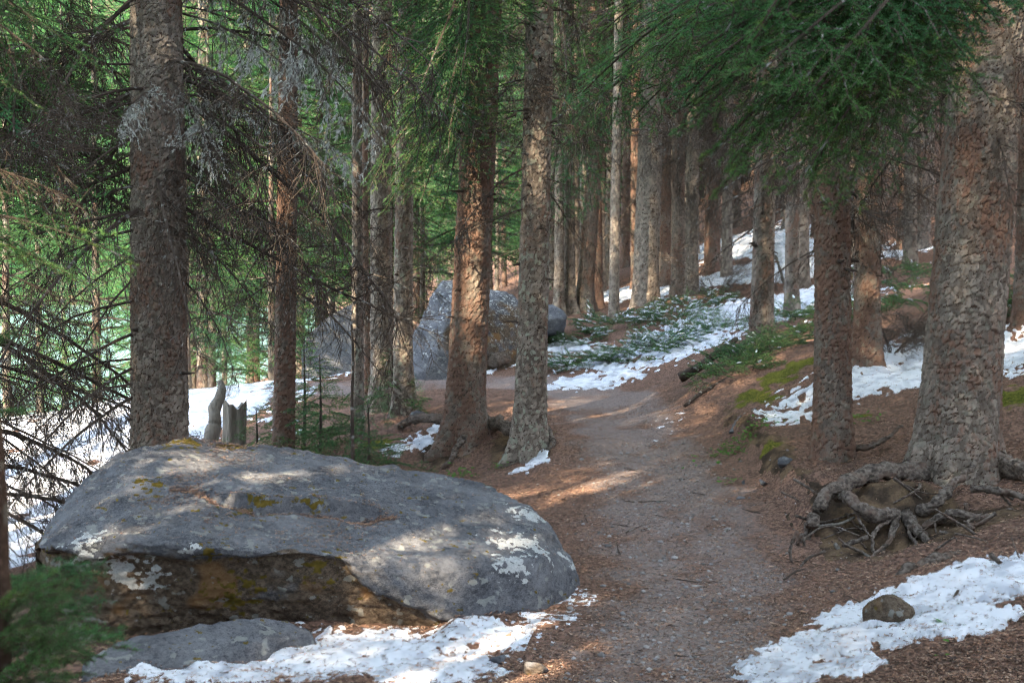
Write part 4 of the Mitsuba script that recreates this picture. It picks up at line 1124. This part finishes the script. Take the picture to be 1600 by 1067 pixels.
stick('fallen_branch', 'dark fallen branch lying at the right edge of the trail', 'branch', [(1070, 634, 13.3), (1095, 614, 13.6), (1118, 603, 13.8), (1145, 588, 14.0)], .015, .03, 'twig_material', 1)
stick('fallen_log', 'weathered tan log end on the slope above the fallen dark branch', 'log', [(1062, 590, 14.8), (1090, 575, 14.8), (1120, 552, 15.2), (1150, 530, 15.8)], .055, .03, 'twig_material', seed=2)
lg = stick('fallen_log', 'snow covered log leaning on the forest slope in the distance', 'log', [(1243, 470, 22.5), (1232, 440, 23.5), (1220, 405, 24.5), (1214, 395, 25)], .10, .09, seed=3)
q = spline([P(1243, 466, 22.5), P(1232, 436, 23.5), P(1220, 401, 24.5), P(1214, 391, 25)], 20) + [0, 0, .05]
add('snow', mikit.ply(tube(q, .085, 7, .4, 5), 'snow_material', smooth=True), lg)
stick('stick', 'pale bent stick below the roots of the thick trunk', 'stick', [(1275, 823, 7.95), (1295, 820, 7.9), (1312, 818, 7.9), (1335, 808, 7.95)], .010, .007, seed=4)
stick('stick', 'pale broken stick leaning in the dirt hollow under the roots', 'stick', [(1305, 850, 7.8), (1318, 868, 7.7), (1330, 885, 7.6)], .013, .010, seed=5)
stick('stick', 'short pale stick lying on the dirt right of the leaning broken one', 'stick', [(1330, 855, 7.8), (1350, 865, 7.7), (1362, 872, 7.65)], .011, .008, seed=6)
stick('stick', 'dark twig standing up out of the snow bank', 'stick', [(1492, 985, 6.1), (1487, 965, 6.12), (1488, 940, 6.15), (1497, 922, 6.2)], .010, .006, 'twig_material', 7)
stick('stick', 'dark forked twig lying on the snow bank right of the upright twig', 'stick', [(1506, 930, 6.3), (1520, 917, 6.35), (1540, 910, 6.4), (1552, 902, 6.45)], .012, .005, 'twig_material', 8)
stick('stick', 'long dark root running across the lower snow bank', 'root', [(1340, 1020, 5.75), (1378, 1013, 5.8), (1400, 1000, 5.9), (1425, 985, 5.95), (1445, 965, 6.05)], .016, .012, 'twig_material', 9)
stick('stick', 'short dark root lying on the snow bank left of the upright twig', 'root', [(1270, 1052, 5.65), (1300, 1040, 5.75), (1330, 1030, 5.8)], .012, .008, 'twig_material', 10)
stick('stick', 'thin dark twig on the dirt at the right side of the trail', 'stick', [(1148, 840, 8.25), (1165, 825, 8.4), (1185, 812, 8.6)], .007, .005, 'twig_material', 11)
stick('stick', 'short dark twig on the needles in the middle of the right bank', 'stick', [(1225, 905, 7.15), (1243, 893, 7.25), (1258, 888, 7.3)], .006, .004, 'twig_material', 12)
stick('dead_sapling', 'thin bare brown stem standing behind the middle of the long boulder', 'tree', [(551, 740, 11.2), (551, 690, 11.2), (550, 620, 11.2), (552, 560, 11.2), (549, 500, 11.2)], .018, .008, 'twig_material', 13, 24, 'stem')
stick('snag', 'bleached broken root leaning beside the grey stump by the shore', 'snag', [(322, 705, 15.5), (334, 668, 15.5), (336, 640, 15.6), (346, 612, 15.7), (344, 596, 15.8)], .10, .035, seed=14, n=40)
# stump
t = thing('stump', 'grey weathered broken stump behind the left part of the long boulder', 'stump')
base = P(365, 705, 14.0) - [0, 0, .15]
th = np.linspace(0, 2 * np.pi, 41)[:-1]
zz = np.linspace(0, .62, 24)
TH, ZZ = np.meshgrid(th, zz)
rr = .105 * (1 + .25 * np.exp(-ZZ / .12)) + .012 * np.sin(TH * 6) + .012 * (meshkit.fbm(np.stack([np.cos(TH), np.sin(TH), ZZ * 2], -1) * 3, 3, 6) - .5)
zt = ZZ * (1 + (.05 * np.sin(TH * 2 + 1) + .03 * np.sin(TH * 7)) * np.clip(ZZ / .4 - .5, 0, 1))
v = np.stack([base[0] + np.cos(TH) * rr + .03 * ZZ, base[1] + np.sin(TH) * rr, base[2] + zt], -1).reshape(-1, 3)
v = np.vstack([v, base + [0.02, 0, .52]])
k = np.arange(40); tp = 23 * 40
add('wood', mikit.ply((v, np.vstack([grid_faces(24, 40, True), np.stack([tp + k, tp + (k + 1) % 40, np.full(40, len(v) - 1)], 1)])), 'weathered_wood_material', smooth=40), t)
sn = unit(rng.normal(size=(30, 3))) * [.085, .085, .035] + base + [.02, 0, .56]
mm = manifold3d.Manifold.hull_points(sn.tolist()).to_mesh()
add('snow', mikit.ply((mm.vert_properties[:, :3], mm.tri_verts), 'snow_material', smooth=60), t)


# ------------------------------------------------------------------ shrubs and saplings
def low_shrub(label, u, v, n, L, kind='sprig', snow=0, seed=0, group=None, Y=None, lift=.6, name='low_shrub'):
    r = np.random.default_rng(seed)
    c = G(u, v) if Y is None else P(u, v, Y)
    t_ = thing(name, label, 'shrub', group)
    tips = []
    n = int(n * 2.0) if kind == 'sprig' else n
    for k in range(n):
        az = k * 2.39996 + r.normal(0, .3)
        g = f'{kind}_{r.integers(0, 3)}'
        if kind == 'sprig':
            rad = L * .66 * math.sqrt(r.uniform())
            ll = r.uniform(.20, .38)
            p = c + np.array([math.cos(az) * rad, math.sin(az) * rad, 0])
            p[2] = float(h(p[0], p[1])) + (.0 + .20 * L * r.uniform() * (1 - (rad / L) ** 2))
            d = np.array([math.cos(az) + r.normal(0, .4), math.sin(az) + r.normal(0, .4), r.uniform(.0, .7)])
        else:
            ll = L * r.uniform(.6, 1.15)
            p = c + np.array([math.cos(az), math.sin(az), 0]) * L * .15 * r.uniform() + [0, 0, .02]
            d = np.array([math.cos(az), math.sin(az), lift * r.uniform(.4, 1.8)])
        m_ = pose(p, d, ll / np.linalg.norm(protos[g]), r.normal(0, .3))
        scene[name_key('bough' if 'dead' not in kind else 'stem', t_)] = inst(g, m_)
        ax_ = m_[:3, :3] @ np.asarray(protos[g]) + p
        tips.append((p, ax_))
    if snow:
        parts = []
        for k in range(snow * 4):
            a, b_ = tips[r.integers(len(tips))]
            f = r.uniform(.25, .85)
            q = a + (b_ - a) * f + r.normal(0, .03, 3) * [1, 1, .1] + [0, 0, .02]
            ax_ = unit((b_ - a) * [1, 1, .6] + r.normal(0, .15, 3) * np.linalg.norm(b_ - a))
            sd = unit(np.cross([0, 0, 1.0], ax_))
            w_ = unit(r.normal(size=(14, 3))) * [r.uniform(.018, .065), r.uniform(.010, .024), .009]
            w_ = q + w_[:, :1] * ax_ + w_[:, 1:2] * sd + w_[:, 2:] * np.cross(ax_, sd)
            mm_ = manifold3d.Manifold.hull_points(w_.tolist()).to_mesh()
            parts.append((np.array(mm_.vert_properties[:, :3]), np.array(mm_.tri_verts)))
        stuff_part(add('snow', mikit.ply(join(parts), 'snow_material', smooth=70), t_))
    return t_


sh = [('low green shrub powdered with snow nearest the trail bend', 905, 570, 26, .55, 50), ('snowy low green shrub in front of the thick grey trunk', 985, 560, 30, .8, 70), ('low green shrub with snow left of the thick grey trunk foot', 960, 510, 26, .8, 30),
      ('low green shrub under the close pair of trunks', 1050, 505, 28, .9, 60), ('snow dusted green shrub at the upper end of the snowy slope', 1090, 480, 24, .8, 40), ('spreading green shrub right of the grey brown trunk on the slope', 1235, 540, 34, .75, 10),
      ('dark green shrub between the grey brown trunk and the flaking trunk', 1250, 500, 30, .8, 8), ('green shrub left of the grey brown trunk foot', 1165, 560, 22, .5, 4), ('green shrub behind the fallen dark branch', 1150, 580, 18, .4, 2),
      ('dark green shrub right of the half hidden reddish trunk', 1420, 480, 34, .9, 10), ('green shrub at the right edge behind the thick trunk', 1590, 470, 34, .9, 12), ('green shrub high on the slope between two right hand trunks', 1400, 440, 30, 1.0, 8),
      ('low green shrub beside the dark jutting rock', 905, 535, 20, .6, 20), ('snowy green shrub uphill of the trail bend', 1040, 540, 26, .7, 60), ('small green shrub on the snow below the close pair', 1110, 520, 20, .55, 30)]
for k, (lab, u, v, n, L, sn) in enumerate(sh):
    low_shrub(lab, u, v, n, L, snow=sn, seed=700 + k)
low_shrub('bare brown twiggy shrub between the half hidden trunk and the thick one', 1395, 555, 16, .7, 'dead_fine', seed=730, lift=1.0, name='bare_shrub')
low_shrub('bare twiggy shrub on the snow right of the flaking trunk', 1420, 530, 14, .6, 'dead_fine', seed=731, lift=.9, name='bare_shrub')
low_shrub('bare dark twiggy shrub at the far end of the forest slope', 1120, 470, 12, .9, 'dead_fine', seed=732, lift=1.6, name='bare_shrub')


def sapling(label, u, v, Y, H, n, L, seed):
    r = np.random.default_rng(seed)
    t_ = thing('fir_sapling', label, 'tree')
    c = P(u, v, Y)
    c[2] = min(c[2], float(h(c[0], c[1])) + .02)
    add('trunk', mikit.ply(tube(spline([c - [0, 0, .1], c + [.01, 0, H * .5], c + [0, .02, H]], 12), np.linspace(.02, .004, 12), 6), 'twig_material', smooth=True), t_)
    for k in range(n * 3):
        f = ((k + .5) / (n * 3)) ** 1.15
        az = k * 2.39996 + r.normal(0, .3)
        g = f'sprig_{r.integers(0, 3)}'
        reach = L * (1 - f * .9)
        out = reach * r.choice([.05, .4, .65])
        ll = np.clip(reach * .75, .12, .36) * r.uniform(.8, 1.15)
        o = np.array([math.cos(az), math.sin(az), 0])
        p = c + o * out + [0, 0, H * (.06 + .92 * f) + out * .12]
        scene[name_key('bough', t_)] = inst(g, pose(p, [o[0] + r.normal(0, .35), o[1] + r.normal(0, .35), r.uniform(-.25, .45)], ll / np.linalg.norm(protos[g]), r.normal(0, .6)))


sapling('young green fir behind the middle of the long boulder', 500, 720, 12.6, 1.0, 26, .55, 741)
sapling('small green fir at the foot of the thin grey trunk', 575, 740, 11.9, .7, 20, .45, 742)
sapling('young green fir right of the slender reddish trunk', 475, 690, 13.5, 1.1, 24, .5, 743)
sapling('low green fir beside the grey stump', 400, 695, 13.0, .6, 18, .4, 744)
sapling('small dark fir under the pale scarred trunk', 612, 650, 14.6, .7, 18, .4, 745)


# herbs
def herb(label, u, v, n, size, seed):
    r = np.random.default_rng(seed)
    c = G(u, v)
    vs, fs = [], []
    for k in range(n):
        p = c + r.normal(0, 1, 3) * [size * 1.4, size * 1.8, 0]
        p[2] = float(h(p[0], p[1])) + r.uniform(.01, .05)
        az = r.uniform(0, 6.28); d = np.array([math.cos(az), math.sin(az), r.uniform(-.1, .5)]); s_ = np.array([-math.sin(az), math.cos(az), r.normal(0, .3)])
        l = r.uniform(.024, .048)
        i = len(vs)
        vs += [p, p + d * l * .45 + s_ * l * .28, p + d * l + [0, 0, -.004], p + d * l * .45 - s_ * l * .28]
        fs += [[i, i + 1, i + 2], [i, i + 2, i + 3]]
    t_ = thing('herb', label, 'plant')
    stuff_part(add('leaves', mikit.ply((np.array(vs), np.array(fs)), 'herb_material'), t_))


herb('bright green leafy herbs on the bank edge beside the trail', 1148, 705, 170, .09, 1)
herb('green leaves climbing the bank above the bright herbs', 1175, 670, 90, .09, 2)
herb('small green plant at the top edge of the long boulder below the middle trunk', 715, 745, 60, .05, 3)
herb('few green leaves low on the dark bank', 1142, 758, 14, .03, 4)
herb('single yellow green leaves lying on the lower snow bank', 1470, 1000, 6, .07, 5)
herb('green leaf by the brown rock in the snow bank', 1385, 968, 4, .03, 6)
herb('green sprout at the foot of the pale lichened trunk', 778, 733, 16, .03, 7)
herb('green leaves on the mossy patch between the two right hand trunks', 1345, 660, 40, .05, 8)
herb('green sprout in front of the long boulder at the snow edge', 575, 963, 10, .02, 9)

# ------------------------------------------------------------------ needles, scales and pebbles strewn on the ground
lr = np.random.default_rng(99)
pal = np.array([[.29, .165, .112], [.21, .126, .094], [.40, .285, .215], [.14, .095, .074], [.07, .053, .046], [.33, .21, .145]])


def litter(name, label, xy, z, length, width, cols, tilt=.35):
    n_ = len(xy)
    p = np.column_stack([xy, z + lr.uniform(.001, .006, n_)])
    az = lr.uniform(0, 2 * np.pi, n_)
    d = unit(np.column_stack([np.cos(az), np.sin(az), lr.normal(0, tilt * .5, n_)]))
    s_ = unit(np.column_stack([-np.sin(az), np.cos(az), lr.normal(0, tilt, n_)]))
    l = (length * lr.uniform(.5, 1.4, n_))[:, None]
    w_ = (width * lr.uniform(.6, 1.5, n_))[:, None]
    v_ = np.stack([p - d * l / 2 - s_ * w_ / 2, p - d * l / 2 + s_ * w_ / 2, p + d * l / 2], 1).reshape(-1, 3)
    f_ = np.arange(3 * n_).reshape(-1, 3)
    c_ = np.repeat(cols[lr.integers(0, len(cols), n_)] * lr.uniform(.7, 1.25, (n_, 1)), 3, 0)
    setting(name, mikit.ply((v_, f_), 'vertex_material', color=c_), 'stuff', label, 'needles')


def scatter(n_, y0, y1, power=1.0):
    y_ = y0 + (y1 - y0) * lr.uniform(0, 1, n_) ** power
    x_ = lr.uniform(-.37, .40, n_) * y_
    return x_, y_


x_, y_ = scatter(360000, 4.9, 14.5, 1.5)
td = trail_dist(x_, y_)
rock_zone = (np.hypot((x_ + 1.0) / 1.35, (y_ - 7.3) / .95) < .95)
dens = np.clip(.48 + .52 * (td / .55) ** 1.5, 0, 1) * (.45 + .9 * meshkit.fbm(np.stack([x_ * 3, y_ * 3, x_ * 0], 1), 3, 3))
keep = (lr.uniform(0, 1, len(x_)) < dens) & ~rock_zone & (x_ > -.30 * y_)
x_, y_ = x_[keep], y_[keep]
bare = np.maximum(earth_mask(x_, y_), np.clip(blob_mask(x_, y_, moss_blobs) + .3, 0, 1)) + .5 * (meshkit.fbm(np.stack([x_ * 5, y_ * 5, x_ * 0], 1), 3, 6) - .5)
keep = lr.uniform(0, 1, len(x_)) > np.clip((bare - .35) * 2.2, 0, .93)
x_, y_ = x_[keep], y_[keep]
sd_ = snow_depth(x_, y_)
keep = (sd_ < 0) | (lr.uniform(0, 1, len(x_)) < .2)
x_, y_, sd_ = x_[keep], y_[keep], sd_[keep]
litter('needle_litter', 'reddish brown needles and cone scales strewn over the trail and banks', np.column_stack([x_, y_]), h(x_, y_) + .004 + np.maximum(sd_, 0), .019, .0052, pal)
x_, y_ = scatter(1800, 5.0, 10, 1.2)
litter('needle_litter', 'loose brown scales and bark flakes lying on the trail', np.column_stack([x_, y_]), h(x_, y_) + .010, .030, .011, pal)
# on the boulder
bv, bn = np.array(big_rock.vertices), np.array(big_rock.vertex_normals)
upv = np.nonzero(bn[:, 2] > .55)[0]
w_ = .04 + np.exp(-((bv[upv, 1] - np.interp(bv[upv, 0], crack[:, 0], crack[:, 1]) + .03) / .035) ** 2) * ((bv[upv, 0] > crack[0, 0] - .1) & (bv[upv, 0] < crack[-1, 0])) * 5.0
for (u, v, y, r) in [(345, 825, 6.6, .12), (380, 715, 7.5, .14), (300, 740, 7.1, .12), (350, 700, 7.8, .2), (500, 830, 6.6, .15), (560, 800, 6.9, .15), (260, 790, 6.8, .1)]:
    w_ += 1.2 * np.exp(-(np.linalg.norm(bv[upv] - P(u, v, y), axis=1) / r) ** 2) * meshkit.fbm(bv[upv] * 12, 3, 9) ** 2 * 2
pk = lr.choice(upv, 11000, p=w_ / w_.sum())
xy = bv[pk, :2] + lr.normal(0, .006, (len(pk), 2))
litter('needle_litter', 'orange brown needles gathered on top of the long boulder', xy, bv[pk, 2] + .002, .017, .0035, pal[[0, 1, 2, 5]])
# pebbles
x_ = lr.normal(0, .33, 2300); y_ = 5.0 + 7 * lr.uniform(0, 1, 2300) ** 1.4
x_ = x_ + trail_x(y_)
ico = trimesh.creation.icosahedron()
sz = lr.gamma(1.6, .0026, len(x_)) + .0025
vv = ico.vertices[None] * (sz[:, None, None] * lr.uniform(.6, 1.3, (len(x_), 12, 3))) * [1, 1, .7] + np.column_stack([x_, y_, h(x_, y_) + .004 + sz * .2])[:, None]
ff = (ico.faces[None] + 12 * np.arange(len(x_))[:, None, None]).reshape(-1, 3)
cc = np.repeat(np.array([[.24, .23, .23], [.33, .31, .30], [.15, .14, .135]])[lr.integers(0, 3, len(x_))], 12, 0)
setting('gravel', mikit.ply((vv.reshape(-1, 3), ff), 'vertex_material', color=cc), 'stuff', 'small grey pebbles trodden into the trail', 'gravel')

# small stones on the bank, twigs on the trail
for k in range(16):
    c = G(lr.uniform(1150, 1330), lr.uniform(700, 880))
    r_ = lr.uniform(.018, .042)
    b = thing('stone', 'small grey stone scattered on the dark dirt bank beside the trail', 'stone', 'small stones on the dirt bank')
    rock('rock', b, unit(lr.normal(size=(12, 3))) * [1, 1, .7] * r_ + c + [0, 0, r_ * .25], r_ / 6, 160 + k, .3, 1, lambda v, n: np.stack([np.full(len(v), .25), np.zeros(len(v))], 1))
for k in range(26):
    y_ = lr.uniform(5.6, 11); x_ = trail_x(y_) + lr.normal(0, .55)
    c = np.array([x_, y_, float(h(x_, y_)) + .008]); a_ = lr.uniform(0, 3.14); l_ = lr.uniform(.05, .16)
    q = np.array([c - np.array([math.cos(a_), math.sin(a_), 0]) * l_, c + lr.normal(0, .012, 3) * [1, 1, .2], c + np.array([math.cos(a_), math.sin(a_), .04]) * l_])
    t = thing('twig', 'thin dry twig fallen on the needle strewn trail', 'twig', 'twigs scattered on the trail')
    add('wood', mikit.ply(tube(spline(q, 10), np.linspace(.004, .002, 10), 5, .3, k), 'twig_material', smooth=True), t)
